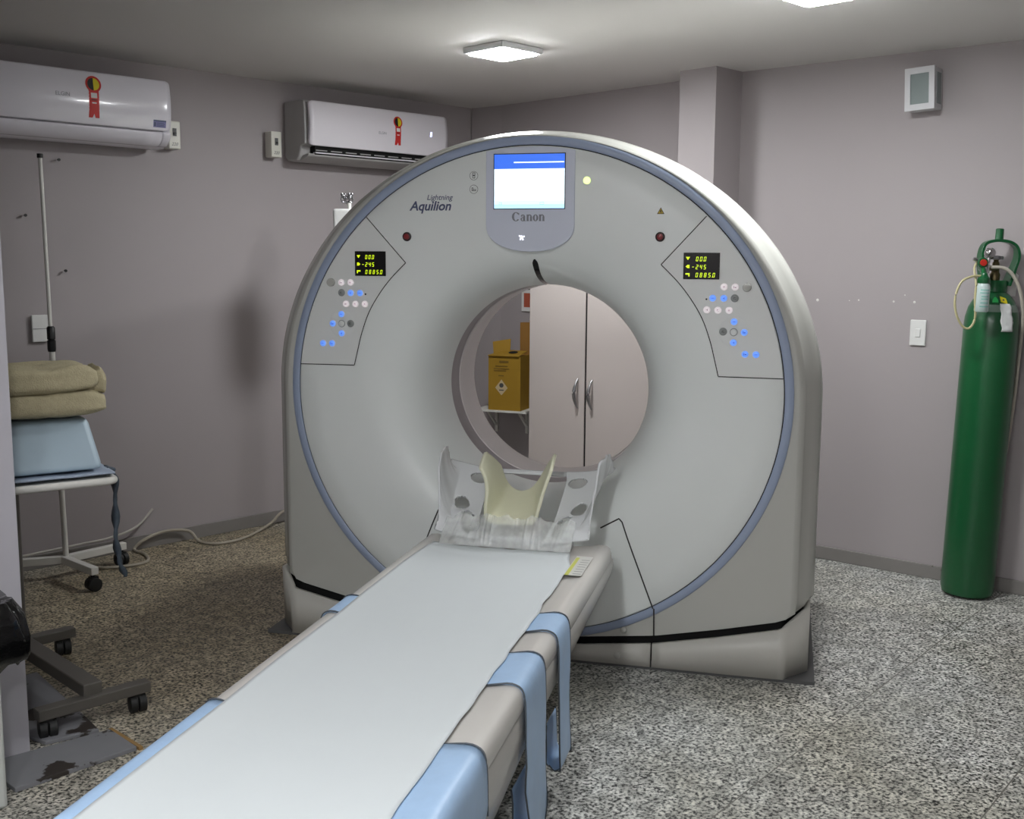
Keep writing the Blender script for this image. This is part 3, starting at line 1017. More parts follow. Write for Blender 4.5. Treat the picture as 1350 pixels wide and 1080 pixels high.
bm = new_bm(); box(bm, 0.338, 0.3435, -0.62, -0.30, 0.372, 0.412)
# sticker near the head end
bm.free()
bm = new_bm()
def stick(x0, x1, y0, y1, mi):
    bm.faces.new([bm.verts.new((x, y, 0.4955 + 0.0002 * mi)) for x, y in ((x0, y0), (x1, y0), (x1, y1), (x0, y1))]).material_index = mi
stick(0.256, 0.310, -0.60, -0.38, 0)
stick(0.258, 0.270, -0.60, -0.40, 3)
for k in range(7):
    stick(0.280, 0.306, -0.585 + k * 0.026, -0.578 + k * 0.026, 2)
obj('sticker', bm, [mat('sticker_paper', (205, 204, 199), 0.5), M['yellow'], mat('sticker_print', (150, 150, 148), 0.5), mat('sticker_yellow', (198, 200, 92), 0.5)], couch, FG, smooth=False)

def deck(u):
    au = abs(u - ucx)
    H_ = [(0.0, .474), (.20, .478), (.262, .484), (.290, .490), (.312, .488), (.324, .479)]
    for (a, b), (c, d) in zip(H_, H_[1:]):
        if a <= au <= c:
            return b + (d - b) * (au - a) / (c - a)
    return .479
# paper sheet
def sheet_fn(i, j):
    v = 0.325 + 2.655 * j
    n = noise.noise
    left = -0.266 + 0.004 * n((v * 3.1, 0, 0))
    right = 0.257 + 0.007 * n((v * 4.3, 5, 0)) + 0.005 * n((v * 11, 9, 0)) - 0.035 * max(0, 1 - j * 14) 
    left += 0.012 * max(0, 1 - j * 9)
    u = left + (right - left) * i
    e = max(0, min(i, 1 - i) * 2)
    z = deck(u) + 0.0110 + 0.0028 * n((u * 5, v * 2.2, 3)) * (0.3 + e) + 0.0012 * n((u * 16, v * 7, 3))
    z += 0.007 * math.exp(-((v - 0.40 - 0.05 * n((u * 6, 1, 1))) / 0.02) ** 2)
    if j < 0.001:
        z += 0.004 * n((u * 20, 0, 7))
        v += 0.016 * n((u * 22, 3, 0))
    elif i > 0.999 or i < 0.001:
        z = min(z, deck(u) + 0.0085)
    return Vector((u, -v, z))
bm = new_bm(); grid(bm, sheet_fn, 46, 190)
tag(obj('paper_sheet', bm, M['sheet'], None, FG, mods=[('SOLIDIFY', dict(thickness=0.0012, offset=1.0))], ang=180), 'white paper sheet spread along the top of the couch', 'sheet')

# blue restraint straps
def strap(name, v0, v1, lab, left_end, hang, skew=0.0, zl=0.08):
    """flat strap lying across the couch and hanging down on the right in a loop"""
    e = 0.0025
    path = []                                        # (u, z)
    if left_end:
        path += [(ucx - .3345, 0.36), (ucx - .3345, .44), (ucx - .332, .466), (ucx - .326, .4835), (ucx - .312, .4925), (ucx - .29, .4945)]
        for k in range(1, 12):
            u = ucx - .29 + .58 * k / 12
            path.append((u, deck(u) + e + 0.0005))
    else:
        for k in range(6, 12):
            u = ucx - .29 + .58 * k / 12
            path.append((u, deck(u) + e + 0.0005))
    path += [(ucx + .29, .4945), (ucx + .312, .4925), (ucx + .326, .4835), (ucx + .332, .466), (ucx + .3345, .44)]
    n0 = len(path)
    hp = [(ucx + .3355, .40), (ucx + .336, .35)]
    if hang:
        hp += [(ucx + .338, .30), (ucx + .341, .24), (ucx + .343, .17), (ucx + .343, .11), (ucx + .337, zl + 0.01), (ucx + .322, zl), (ucx + .307, zl + 0.012), (ucx + .302, .12), (ucx + .303, .16), (ucx + .304, .20), (ucx + .302, .235)]
    path += hp
    bm = new_bm()
    L = len(path)
    nw = 8
    rows = []
    for k, (u, z) in enumerate(path):
        h = max(0, k - n0 - 1)
        row = []
        for g in range(nw + 1):
            w = g / nw
            sway = 0.012 * sin(h * 0.7) if hang else 0
            narrow = (1 - 0.16 * min(h, 5) / 5) if hang else 1
            vc = (v0 + v1) / 2 + skew * (u - 0.34) + sway
            v = vc + (w - 0.5) * (v1 - v0) * narrow
            wav = (0.006 * noise.noise((w * 3, k * 0.9, v0 * 7)) if h > 0 else 0)
            row.append(bm.verts.new((u + wav, -v, z)))
        rows.append(row)
    for a, b in zip(rows, rows[1:]):
        for g in range(nw):
            bm.faces.new((a[g], a[g + 1], b[g + 1], b[g]))
    o = obj(name, bm, M['strap'], None, FG, mods=[('SUBSURF', dict(levels=1, render_levels=1)), ('SOLIDIFY', dict(thickness=0.0024, offset=0.0))], ang=180)
    tag(o, lab, 'strap', 'blue straps across the couch')
    bm = new_bm()
    for g in (0, nw):
        ln = []
        for k, (u, z) in enumerate(path):
            p = rows_co[k][g] if False else None
        pts = []
        for k in range(L):
            h = max(0, k - n0 - 1)
            w = g / nw
            u, z = path[k]
            sway = 0.012 * sin(h * 0.7) if hang else 0
            narrow = (1 - 0.16 * min(h, 5) / 5) if hang else 1
            vc = (v0 + v1) / 2 + skew * (u - 0.34) + sway
            wav = (0.006 * noise.noise((w * 3, k * 0.9, v0 * 7)) if h > 0 else 0)
            pts.append((u + wav, -(vc + (w - 0.5) * (v1 - v0) * narrow), z + 0.001))
        tube(bm, smooth_path(pts, 2), 0.0022, 6)
    obj('edge_binding', bm, M['strap_edge'], o, FG)
    return o
strap('restraint_strap', 0.955, 1.105, 'blue strap hanging in a loop off the couch, nearest the scanner', True, True, 0.0, 0.10)
strap('restraint_strap', 1.265, 1.475, 'blue strap hanging in a loop off the couch, second from the scanner', False, True, 0.0, 0.04)
strap('restraint_strap', 1.80, 2.34, 'widest blue strap folded over both couch edges at the foot end', True, False, 0.12)

# ------------------------------------------------------------------ head holder, foam headrest, plastic film
def holder_pt(s, a, t):
    """s side, a 0 inner .. 1 fin tip, t 0 front .. 1 back"""
    v = 0.305 - 0.315 * t
    z = 0.506 + 0.185 * t
    inner = interp([(0, .112), (.3, .134), (.85, .138), (1, .13)], t)
    fold = interp([(0, .225), (.12, .222), (.3, .238), (.6, .25), (1, .262)], t)
    hgt = interp([(0, .012), (.08, .018), (.15, .05), (.22, .12), (.28, .165), (.36, .182), (.6, .150), (.74, .122), (.82, .082), (.9, .03), (1, .012)], t)
    if a <= 0.66:
        f = a / 0.66
        u = inner + (fold - inner) * f
        zz = z + 0.016 * f * f + 0.022 * math.exp(-((t - 0.22) / 0.1) ** 2) * sin(PI * f)
    else:
        f = (a - 0.66) / 0.34
        u = fold + 0.045 * (1 - (1 - f) ** 2)
        zz = z + 0.016 + hgt * f ** 1.2
    return Vector((s * u + ucx, -v, zz))
HOLES = [(0.24, 0.83, 0.18, 0.075), (0.46, 0.43, 0.16, 0.095), (0.24, 0.19, 0.17, 0.13)]
holder_frame = CO
hd = thing('head_holder', 'grey moulded head holder with two upright side fins at the scanner end of couch', 'head holder', FG @ Matrix.Translation((ucx, -0.2, 0.478)))
for s in (-1, 1):
    bm = new_bm()
    def fn(i, j, s=s):
        a, t = i, j
        for ca, ct, ra, rt_ in HOLES:
            da, dt = (a - ca) / ra, (t - ct) / rt_
            q = math.hypot(da, dt)
            if 0.55 < q < 1.35:                     # snap nearby vertices onto the rim of the opening
                k = 1.0 if q < 1.12 else 1.0 + (q - 1.12) / 0.23 * 0.35
                if q < 1.12:
                    a, t = ca + da / q * ra, ct + dt / q * rt_
        return holder_pt(s, a, min(max(t, 0), 1))
    def keep(i, j):
        for ca, ct, ra, rt_ in HOLES:
            if math.hypot((i - ca) / ra, (j - ct) / rt_) < 0.92:
                return False
        return True
    grid(bm, fn, 56, 70, keep=keep)
    bmesh.ops.dissolve_degenerate(bm, edges=bm.edges[:], dist=1e-5)
    obj('side_wing', bm, M['holder'], hd, FG, mods=[('SOLIDIFY', dict(thickness=0.006, offset=-1.0))], ang=60)
bm = new_bm()
for t0, t1 in ((0.95, 1.0),):
    def fn(i, j):
        u = -0.13 + 0.26 * i
        v = 0.305 - 0.315 * (0.95 + 0.06 * j)
        z = 0.506 + 0.185 * (0.95 + 0.06 * j) + 0.004 * sin(PI * j)
        return Vector((ucx + u, -v, z))
    grid(bm, fn, 20, 6)
obj('rear_bar', bm, M['holder'], hd, FG, mods=[('SOLIDIFY', dict(thickness=0.008, offset=-1.0))], ang=60)
bm = new_bm()
box(bm, ucx - 0.20, ucx + 0.20, -0.29, -0.205, 0.478, 0.506)
box(bm, ucx - 0.085, ucx + 0.085, -0.29, -0.02, 0.490, 0.520)
obj('mount', bm, M['holder'], hd, FG, bevel=0.006)

# U-shaped foam headrest
NEAR = [(-.101, .748), (-.084, .712), (-.079, .668), (-.084, .605), (-.078, .570), (-.045, .560), (.0, .560), (.05, .562), (.088, .575), (.104, .624), (.120, .682), (.144, .751)]
FAR = [(-.091, .715), (-.083, .690), (-.072, .664), (-.056, .643), (-.038, .630), (-.018, .624), (.0, .625), (.022, .634), (.042, .652), (.062, .682), (.086, .725), (.111, .765)]
near_c = smooth_path([(u, 0, z) for u, z in NEAR], 6)
far_c = smooth_path([(u, 0, z) for u, z in FAR], 6)
def foam_pt(i, j):
    """i 0..1 across the U (left tip to right tip), j 0 front .. 1 back"""
    k = i * (len(near_c) - 1)
    k0 = min(int(k), len(near_c) - 2)
    p = near_c[k0].lerp(near_c[k0 + 1], k - k0)
    q = far_c[k0].lerp(far_c[k0 + 1], k - k0)
    r = p.lerp(q, j)
    pk = max(0.0, 1 - abs(j - 0.5) / 0.5) ** 0.8
    wl, wr_ = max(0, 1 - i / 0.16) ** 1.2, max(0, 1 - (1 - i) / 0.16) ** 1.2
    r.x += pk * (-.019 * wl + .006 * wr_)
    r.z += pk * (.052 * wl + .026 * wr_)
    return Vector((r.x, -(0.275 - 0.225 * j), r.z))
bm = new_bm(); grid(bm, foam_pt, 66, 40)
tag(obj('headrest_foam', bm, M['foam'], None, FG, mods=[('SOLIDIFY', dict(thickness=0.011, offset=0.0))], ang=60),
    'cream U-shaped foam headrest standing in the grey head holder', 'headrest')

# crumpled clear film over the front of the headrest
def film_pt(i, j):
    n = noise.noise
    u = -0.236 + 0.452 * i
    a = abs(u - 0.004)
    k = min(1, max(0, (a - 0.10) / 0.035))
    k = k * k * (3 - 2 * k)                            # 0 in front of the foam, 1 over the side wings
    ragged = 1 + 0.22 * n((u * 16, 2.2, 4)) + 0.12 * n((u * 45, 1, 1))
    h = j * ragged
    v = 0.352 - h * (0.045 * (1 - k) + 0.095 * k)
    z = 0.497 + h * (0.098 * (1 - k) + 0.080 * k)
    pl = (0.0055 * n((u * 55 + v * 10, v * 5, 2)) + 0.003 * n((u * 130 + v * 25, v * 9, 9))) * min(1, j * 2.5)
    return Vector((ucx + u, -v - 0.004 - abs(pl) - pl * 0.5, z + 0.6 * pl))
bm = new_bm(); grid(bm, film_pt, 150, 24)
tag(obj('plastic_film', bm, M['film'], None, FG, ang=70), 'crumpled clear plastic film wrapped over the front of the head holder', 'film')

# ------------------------------------------------------------------ air conditioners and breaker boxes on the left wall
def award_ribbon(parent, x, z, y, k):
    """energy award sticker: round black and yellow badge over a red ribbon"""
    bm = new_bm()
    def F_(mi, pts, dy=0.0):
        bm.faces.new([bm.verts.new((x + a * k, y(z + b * k) - 0.0012 - dy, z + b * k)) for a, b in pts]).material_index = mi
    for q in range(8):
        za, zb_ = -.0125 * q, -.0125 * (q + 1)
        F_(0, [(-.022, za), (.022, za), (.023, zb_), (-.024, zb_)])
    F_(0, [(-.024, -.10), (0.0, -.10), (0.0, -.108), (-.008, -.125), (-.025, -.125)])
    F_(0, [(.0, -.10), (.023, -.10), (.024, -.125), (.006, -.125), (0, -.108)])
    F_(0, [(.036 * cos(2 * PI * i / 28), .02 + .036 * sin(2 * PI * i / 28)) for i in range(28)], .0004)
    F_(1, [(.027 * cos(rad(90 + 180 * i / 16)), .02 + .027 * sin(rad(90 + 180 * i / 16))) for i in range(17)], .0008)
    F_(2, [(.027 * cos(rad(-90 + 180 * i / 16)), .02 + .027 * sin(rad(-90 + 180 * i / 16))) for i in range(17)], .0008)
    F_(3, [(-.014, -.018), (.014, -.018), (.014, -.040), (-.014, -.040)], .0004)
    F_(3, [(-.010, -.058), (.010, -.058), (.010, -.064), (-.010, -.064)], .0004)
    F_(1, [(-.012, -.046), (.012, -.046), (.012, -.050), (-.012, -.050)], .0004)
    obj('award_sticker', bm, [M['ribbon_red'], M['black'], M['ribbon_yellow'], M['white_plastic']], parent, FL, smooth=False)

def ac_unit(x0, x1, lab, m_face, open_louver):
    mw = FL @ Matrix.Translation(((x0 + x1) / 2, 0, 1.96))
    t = thing('air_conditioner', lab, 'air conditioner', mw, 'wall air conditioners')
    # body profile in (y, z): y negative = into the room
    body = [(-0.002, 1.985), (-0.002, 2.262), (-0.012, 2.272), (-0.150, 2.272), (-0.186, 2.264), (-0.192, 2.10), (-0.190, 2.03), (-0.165, 1.985), (-0.12, 1.962), (-0.03, 1.962)]
    if open_louver:
        body = [(-0.002, 1.985), (-0.002, 2.262), (-0.012, 2.272), (-0.150, 2.272), (-0.186, 2.264), (-0.192, 2.10), (-0.190, 2.042), (-0.150, 2.034), (-0.135, 1.985), (-0.11, 1.962), (-0.03, 1.962)]
    bm = new_bm()
    prism(bm, body, x0, x1, 'x')
    obj('casing', bm, M['ac_side'] if open_louver else m_face, t, FL, bevel=0.010, ang=50)
    fc = lambda z: -0.204 - 0.014 * sin(PI * min(1, max(0, (z - 2.036) / 0.226))) ** 0.8
    fy = lambda z: fc(z) - 0.0102
    bm = new_bm()
    z0f, z1f = 2.038, 2.262
    inset = 0.012
    def face(i, j):
        z = z0f + (z1f - z0f) * j
        x = x0 + inset + (x1 - x0 - 2 * inset) * i
        # rounded corners
        r = 0.018
        dz = min(z - z0f, z1f - z)
        if dz < r:
            cut = r - math.sqrt(max(r * r - (r - dz) ** 2, 0))
            x = x0 + inset + cut + (x1 - x0 - 2 * inset - 2 * cut) * i
        ex = min(x - x0, x1 - x)
        return Vector((x, fc(z) + 0.006 * max(0, 1 - ex / 0.02), z))
    grid(bm, face, 40, 40)
    fp = obj('front_panel', bm, m_face, t, FL, mods=[('SOLIDIFY', dict(thickness=0.02, offset=0.0))], ang=50)
    if open_louver:
        bm = new_bm(); box(bm, x0 + 0.06, x1 - 0.06, -0.192, -0.150, 1.992, 2.036)
        obj('outlet', bm, M['void'], t, FL, smooth=False)
        bm = new_bm()
        box(bm, x0 + 0.06, x1 - 0.06, -0.200, -0.176, 1.998, 2.004)
        lv = obj('louver', bm, M['ac2'], t, FL, smooth=False)
        n = 9
        for k in range(n):
            xx = x0 + 0.1 + (x1 - x0 - 0.2) * k / (n - 1)
            bm = new_bm(); box(bm, xx - 0.035, xx + 0.035, -0.197, -0.180, 2.012, 2.0165)
            obj('vane', bm, M['ac_side'], lv, FL, smooth=False)
        bm = new_bm(); prism(bm, [(-0.03, 1.960), (-0.115, 1.960), (-0.185, 1.984), (-0.192, 1.996), (-0.175, 1.996), (-0.03, 1.97)], x0 + 0.02, x1 - 0.02, 'x')
        obj('drain_pan', bm, M['ac_side'], t, FL, bevel=0.004)
    else:
        bm = new_bm()
        def flap(i, j):
            a = j * 1.25
            return Vector((x0 + 0.05 + (x1 - x0 - 0.1) * i, -0.207 + 0.085 * (1 - cos(a)), 2.030 - 0.062 * sin(a)))
        grid(bm, flap, 10, 12)
        obj('flap', bm, m_face, t, FL, mods=[('SOLIDIFY', dict(thickness=0.008, offset=0.0))], ang=60)
        for xa, xb in ((x0 + .008, x0 + .047), (x1 - .047, x1 - .008)):
            bm = new_bm()
            def cheek(i, j, xa=xa, xb=xb):
                a = j * 1.25
                return Vector((xa + (xb - xa) * i, -0.205 + 0.085 * (1 - cos(a)), 2.032 - 0.064 * sin(a)))
            grid(bm, cheek, 4, 12)
            obj('end_cheek', bm, m_face, t, FL, mods=[('SOLIDIFY', dict(thickness=0.006, offset=0.0))], ang=60)
    return t, fy
ac1, fy1 = ac_unit(-0.66, 0.305, 'white wall air conditioner at top left, cut by the frame, closed flap', M['ac'], False)
award_ribbon(ac1, -0.075, 2.19, fy1, 1.0)
bm = new_bm()
text_bm(bm, 'ELGIN', 0.03, lambda a, b: Vector((-0.215 + a, fy1(2.155 + b) - 0.0014, 2.155 + b)), width=0.062)
obj('wordmark', bm, M['ink_grey'], ac1, FL, smooth=False)
bm = new_bm()
def lbl(x0_, x1_, z0_, z1_, mi, dy):
    bm.faces.new([bm.verts.new((x, fy1(z) - 0.0012 - dy, z)) for x, z in ((x0_, z0_), (x1_, z0_), (x1_, z1_), (x0_, z1_))]).material_index = mi
lbl(0.205, 0.268, 2.050, 2.083, 0, 0)
lbl(0.205, 0.268, 2.076, 2.083, 1, .0004)
lbl(0.208, 0.218, 2.054, 2.073, 1, .0004)
for k in range(4):
    lbl(0.222, 0.262 - 0.004 * (k % 2), 2.054 + k * .005, 2.0565 + k * .005, 1, .0004)
obj('rating_label', bm, [M['purple'], M['ink']], ac1, FL, smooth=False)
ac2, fy2 = ac_unit(1.062, 2.035, 'white wall air conditioner behind the scanner with open air outlet', M['ac2'], True)
award_ribbon(ac2, 1.655, 2.185, fy2, 0.86)
bm = new_bm()
text_bm(bm, 'ELGIN', 0.03, lambda a, b: Vector((1.545 + a, fy2(2.135 + b) - 0.0014, 2.135 + b)), width=0.052)
obj('wordmark', bm, M['ink_grey'], ac2, FL, smooth=False)
bm = new_bm()
seven(bm, '8', 1.887, 2.142, 0.026, lambda a, b: Vector((a, fy2(b) - 0.0014, b)), 0, 0.02)
obj('temperature_display', bm, M['ac_digit'], ac2, FL, smooth=False)

def breaker(xc, zc, lab):
    mw = FL @ Matrix.Translation((xc, 0, zc - 0.065))
    t = thing('breaker_box', lab, 'breaker box', mw, 'white breaker boxes')
    bm = new_bm(); box(bm, xc - 0.031, xc + 0.031, -0.062, -0.0005, zc - 0.066, zc + 0.066)
    obj('casing', bm, M['white_box'], t, FL, bevel=0.004)
    bm = new_bm(); box(bm, xc - 0.010, xc + 0.010, -0.0635, -0.060, zc - 0.005, zc + 0.032, 0)
    box(bm, xc - 0.006, xc + 0.006, -0.070, -0.062, zc + 0.002, zc + 0.012, 1)
    obj('toggle', bm, [M['dark_grey'], M['black']], t, FL, smooth=False)
    bm = new_bm()
    text_bm(bm, '220', 0.022, lambda a, b: Vector((xc + a, -0.0628, zc - 0.043 + b)), shear=0.3, width=0.034)
    obj('handwriting', bm, M['ink_dark'], t, FL, smooth=False)
breaker(0.395, 2.041, 'white breaker box beside the right end of the left air conditioner')
breaker(0.972, 2.041, 'white breaker box just left of the air conditioner behind the scanner')
# wall socket plate behind the pole
bm = new_bm(); box(bm, -0.316, -0.238, -0.012, -0.0005, 1.062, 1.186)
sk = obj('wall_socket', bm, M['white_plastic'], None, FL, bevel=0.004)
tag(sk, 'pale double socket plate on left wall behind the thin pole', 'socket')
bm = new_bm(); box(bm, -0.312, -0.242, -0.0135, -0.0115, 1.122, 1.124)
obj('plate_joint', bm, M['ink_dark'], sk, FL, smooth=False)

# ------------------------------------------------------------------ drip stand with pole in front of the left wall
def caster(parent, p, d, r=0.022, stem=0.035, name='caster'):
    """twin-wheel caster touching the floor below p, rolling towards d"""
    d = Vector((d[0], d[1], 0)).normalized()
    side = Vector((-d.y, d.x, 0))
    bm = new_bm()
    for s in (-1, 1):
        c = Vector((p[0], p[1], r)) + side * s * r * 0.46
        rows = []
        for w, rr in ((-.42, .82), (-.34, 1.0), (.34, 1.0), (.42, .82)):
            rows.append([bm.verts.new(c + side * w * r + Vector((0, 0, 1)) * rr * r * sin(2 * PI * k / 20) + d * rr * r * cos(2 * PI * k / 20)) for k in range(20)])
        for a, b in zip(rows, rows[1:]):
            for k in range(20):
                bm.faces.new((a[k], a[(k + 1) % 20], b[(k + 1) % 20], b[k]))
        bm.faces.new(rows[0][::-1]); bm.faces.new(rows[-1])
    tube(bm, [(p[0], p[1], r), (p[0], p[1], r * 2 + stem)], r * 0.33, 10)
    fr = frame2d((p[0], p[1], 0), d)
    box(bm, -r * .6, r * .5, -r * .5, r * .5, r * 1.35, r * 2.15, 0, fr)
    return obj(name, bm, M['rubber'], parent)
def bar(bm, a, b, w, h, mi=0):
    """rectangular tube between two points at the same height, top at z"""
    a, b = Vector(a), Vector(b)
    d = b - a
    fr = frame2d((a.x, a.y, 0), d)
    box(bm, 0, Vector((d.x, d.y)).length, -w / 2, w / 2, a.z - h, a.z, mi, fr)
    return bm
ivc = Vector((-2.03, 4.775, 0))
ivm = Matrix.Translation(ivc)
iv = thing('drip_stand', 'white drip stand with thin pole and three wheeled feet by left wall', 'drip stand', ivm)
bm = new_bm()
tube(bm, [ivc + Vector((0.012, 0, 0.07)), ivc + Vector((-0.004, 0, 1.05))], 0.0125, 14)
obj('pole', bm, M['white_metal'], iv)
bm = new_bm()
tube(bm, [ivc + Vector((-0.004, 0, 1.02)), ivc + Vector((-0.012, 0, 1.88))], 0.0085, 12)
obj('inner_pole', bm, M['white_metal'], iv)
bm = new_bm()
lathe(bm, [(0.016, 0), (0.018, 0.01), (0.018, 0.048), (0.013, 0.052), (0.0175, 0.056), (0.0175, 0.105), (0.012, 0.112)], 16, Matrix.Translation(ivc + Vector((-0.004, 0, 1.035))))
obj('clamp_knob', bm, M['black'], iv)
bm = new_bm()
tube(bm, [ivc + Vector((-0.012, 0, 1.872)), ivc + Vector((-0.012, 0, 1.89))], 0.0125, 12)
obj('pole_cap', bm, M['black'], iv)
for tip in ((-1.84, 5.02), (-1.815, 4.585), (-2.32, 4.665)):
    bm = new_bm()
    d = (Vector((tip[0], tip[1], 0)) - ivc).normalized()
    bar(bm, (ivc.x, ivc.y, 0.108), (tip[0], tip[1], 0.108), 0.034, 0.034)
    lg = obj('leg', bm, M['white_metal'], iv, bevel=0.003)
    e = Vector((tip[0], tip[1], 0)) - d * 0.02
    caster(lg, (e.x, e.y), (d.y, -d.x), 0.030, 0.02)

# ------------------------------------------------------------------ overbed table with wedge and blanket
TF = frame2d((-1.31, 3.50, 0), (0.825, 0.565))          # x along table to its right end, y away from the camera
tb = thing('overbed_table', 'wheeled bedside table, white rimmed top on dark grey base, behind the left partition', 'table', TF)
TZ = 0.735
bm = new_bm()
box(bm, -0.66, -0.012, -0.012, 0.30, TZ - 0.012, TZ - 0.002)
tp = obj('tabletop', bm, M['white_metal'], tb, TF, smooth=False)
bm = new_bm()
ring_ = []
for cx, cy, a0 in ((-.03, .28, 0), (-.65, .28, 90), (-.65, .0, 180), (-.03, .0, 270)):
    for k in range(6):
        a = rad(a0 + 18 * k)
        ring_.append((cx + .03 * cos(a), cy + .03 * sin(a), TZ - 0.008))
tube(bm, ring_, 0.0125, 12, closed=True)
obj('rim', bm, M['white_metal'], tp, TF)
# dark H-shaped base
def pt(p):
    return Vector((p[0], p[1], 0))
near_a, near_b = (-1.43, 3.10), (-1.175, 3.345)
near_d = (pt(near_b) - pt(near_a)).normalized()
fa = Vector((-1.60, 3.88, 0)); 
bm = new_bm()
bar(bm, (-1.428, 3.106, 0.098), (-1.172, 3.35, 0.098), 0.045, 0.034)
f1 = obj('foot_bar', bm, M['trolley'], tb, bevel=0.003)
bm = new_bm()
bar(bm, (-1.92, 3.56, 0.098), (-1.615, 3.853, 0.098), 0.045, 0.034)
f2 = obj('foot_bar', bm, M['trolley'], tb, bevel=0.003)
bm = new_bm()
bar(bm, (-1.79, 3.71, 0.135), (-1.30, 3.225, 0.135), 0.060, 0.042)
obj('cross_beam', bm, M['trolley'], tb, bevel=0.004)
for o_, (x, y) in ((f1, (-1.20, 3.325)), (f1, (-1.405, 3.128)), (f2, (-1.645, 3.825)), (f2, (-1.89, 3.59))):
    caster(o_, (x, y), (0.5, -0.8), 0.030, 0.01)
bm = new_bm()
tube(bm, [(-1.72, 3.64, 0.12), (-1.72, 3.64, TZ - 0.012)], 0.028, 16)
obj('column', bm, M['trolley'], tb)

# pale blue wedge cushion
def wedge_bm():
    bm = new_bm()
    prof = [(0.02, TZ + 0.0235), (0.275, TZ + 0.0235), (0.275, TZ + 0.185), (0.10, TZ + 0.190)]
    pr_ = [Vector((0, y, z)) for y, z in prof]
    xl, xr, xt = -0.62, -0.022, -0.048
    for x0_, x1a, x1b in ((xl, xr, xt),):
        a = [bm.verts.new((x0_, p.y, p.z)) for p in pr_]
        b = [bm.verts.new((x1a if p.z < TZ + 0.1 else x1b, p.y, p.z)) for p in pr_]
        bm.faces.new(a); bm.faces.new(b[::-1])
        for k in range(4):
            bm.faces.new((a[k], a[(k + 1) % 4], b[(k + 1) % 4], b[k]))
    return bm
tag(obj('wedge_cushion', wedge_bm(), M['wedge'], None, TF, bevel=0.022, ang=60), 'pale blue vinyl wedge cushion on the white tabletop under a tan blanket', 'cushion')
# folded tan blanket: two soft layers
bl = None
def pillow(bm, x0, x1, y0, y1, z0, z1, seed, p=3.2):
    nx, ny = 44, 30
    def fn(i, j):
        th = -PI / 2 + PI * j if False else None
    # closed super-ellipsoid, lightly wrinkled
    cx, cy, cz = (x0 + x1) / 2, (y0 + y1) / 2, (z0 + z1) / 2
    ax, ay, az = (x1 - x0) / 2, (y1 - y0) / 2, (z1 - z0) / 2
    def se(v, e):
        return math.copysign(abs(v) ** e, v)
    def f(i, j):
        lon, lat_ = 2 * PI * i, -PI / 2 + PI * j
        e1, e2 = 0.55, 0.35
        x = se(cos(lat_), e1) * se(cos(lon), e2)
        y = se(cos(lat_), e1) * se(sin(lon), e2)
        z = se(sin(lat_), e1)
        n = noise.noise
        w = 0.16 * n((x * 2.2 + seed, y * 2, z * 1.5)) + 0.05 * n((x * 6 + seed, y * 4, z * 4 + 2))
        return Vector((cx + ax * x * (1 + w * 0.25), cy + ay * y * (1 + w * 0.4), cz + az * (z * (1 + w * 0.7) + 0.36 * n((x * 3.1, y * 2.5, seed)) * (1 if z > 0 else 0.3))))
    grid(bm, f, 72, 36, wrap=True)
bm = new_bm()
pillow(bm, -0.62, 0.008, 0.02, 0.28, TZ + 0.196, TZ + 0.288, 1.3)
low = obj('folded_blanket', bm, M['blanket'], None, TF, ang=180)
tag(low, 'folded tan fleece blanket on top of the pale blue wedge cushion', 'blanket')
bm = new_bm()
pillow(bm, -0.63, -0.02, 0.01, 0.27, TZ + 0.272, TZ + 0.370, 5.7)
obj('upper_fold', bm, M['blanket'], low, TF, ang=180)
bm = new_bm()
pillow(bm, -0.07, 0.012, 0.06, 0.28, TZ + 0.262, TZ + 0.352, 9.1)
obj('folded_edge', bm, M['blanket'], low, TF, ang=180)
# cloth strap lying on the table under the cushion and hanging off the right end
bm = new_bm()
n = noise.noise
def cl(i, j):
    x = -0.60 + 0.605 * i
    y = 0.0 + 0.20 * j
    z = TZ + 0.0075 + 0.003 * (1 + n((x * 8, y * 6, 1)))
    z += 0.030 * math.exp(-((x + 0.36) / 0.022) ** 2) * max(0, 1 - j * 14)
    return Vector((x, y + 0.01 * n((x * 5, 2, 2)) - 0.006, z))
grid(bm, cl, 60, 10)
cs = obj('cloth_strap', bm, M['cloth'], None, TF, mods=[('SOLIDIFY', dict(thickness=0.005, offset=1.0))], ang=180)
tag(cs, 'grey-blue cloth strap lying under the wedge cushion with a hanging tail', 'strap')
bm = new_bm()
tail = smooth_path([(0.0, 0.10, TZ + 0.013), (0.019, 0.10, TZ + 0.006), (0.0275, 0.10, TZ - 0.03), (0.028, 0.105, TZ - 0.14), (0.024, 0.10, TZ - 0.24), (0.034, 0.10, TZ - 0.32), (0.05, 0.098, TZ - 0.37)], 6)
rws = []
for k, p in enumerate(tail):
    f = k / (len(tail) - 1)
    hw_ = 0.022 * (1 - 0.55 * f)
    rws.append([bm.verts.new((p.x + 0.006 * sin(k * 0.9) * (g - 1) , p.y + hw_ * (g - 1), p.z)) for g in range(3)])
for a, b in zip(rws, rws[1:]):
    for g in range(2):
        bm.faces.new((a[g], a[g + 1], b[g + 1], b[g]))
obj('hanging_tail', bm, M['cloth_dark'], cs, TF, mods=[('SOLIDIFY', dict(thickness=0.012, offset=0.0))], ang=180)['label'] = 'darker printed hanging tail'

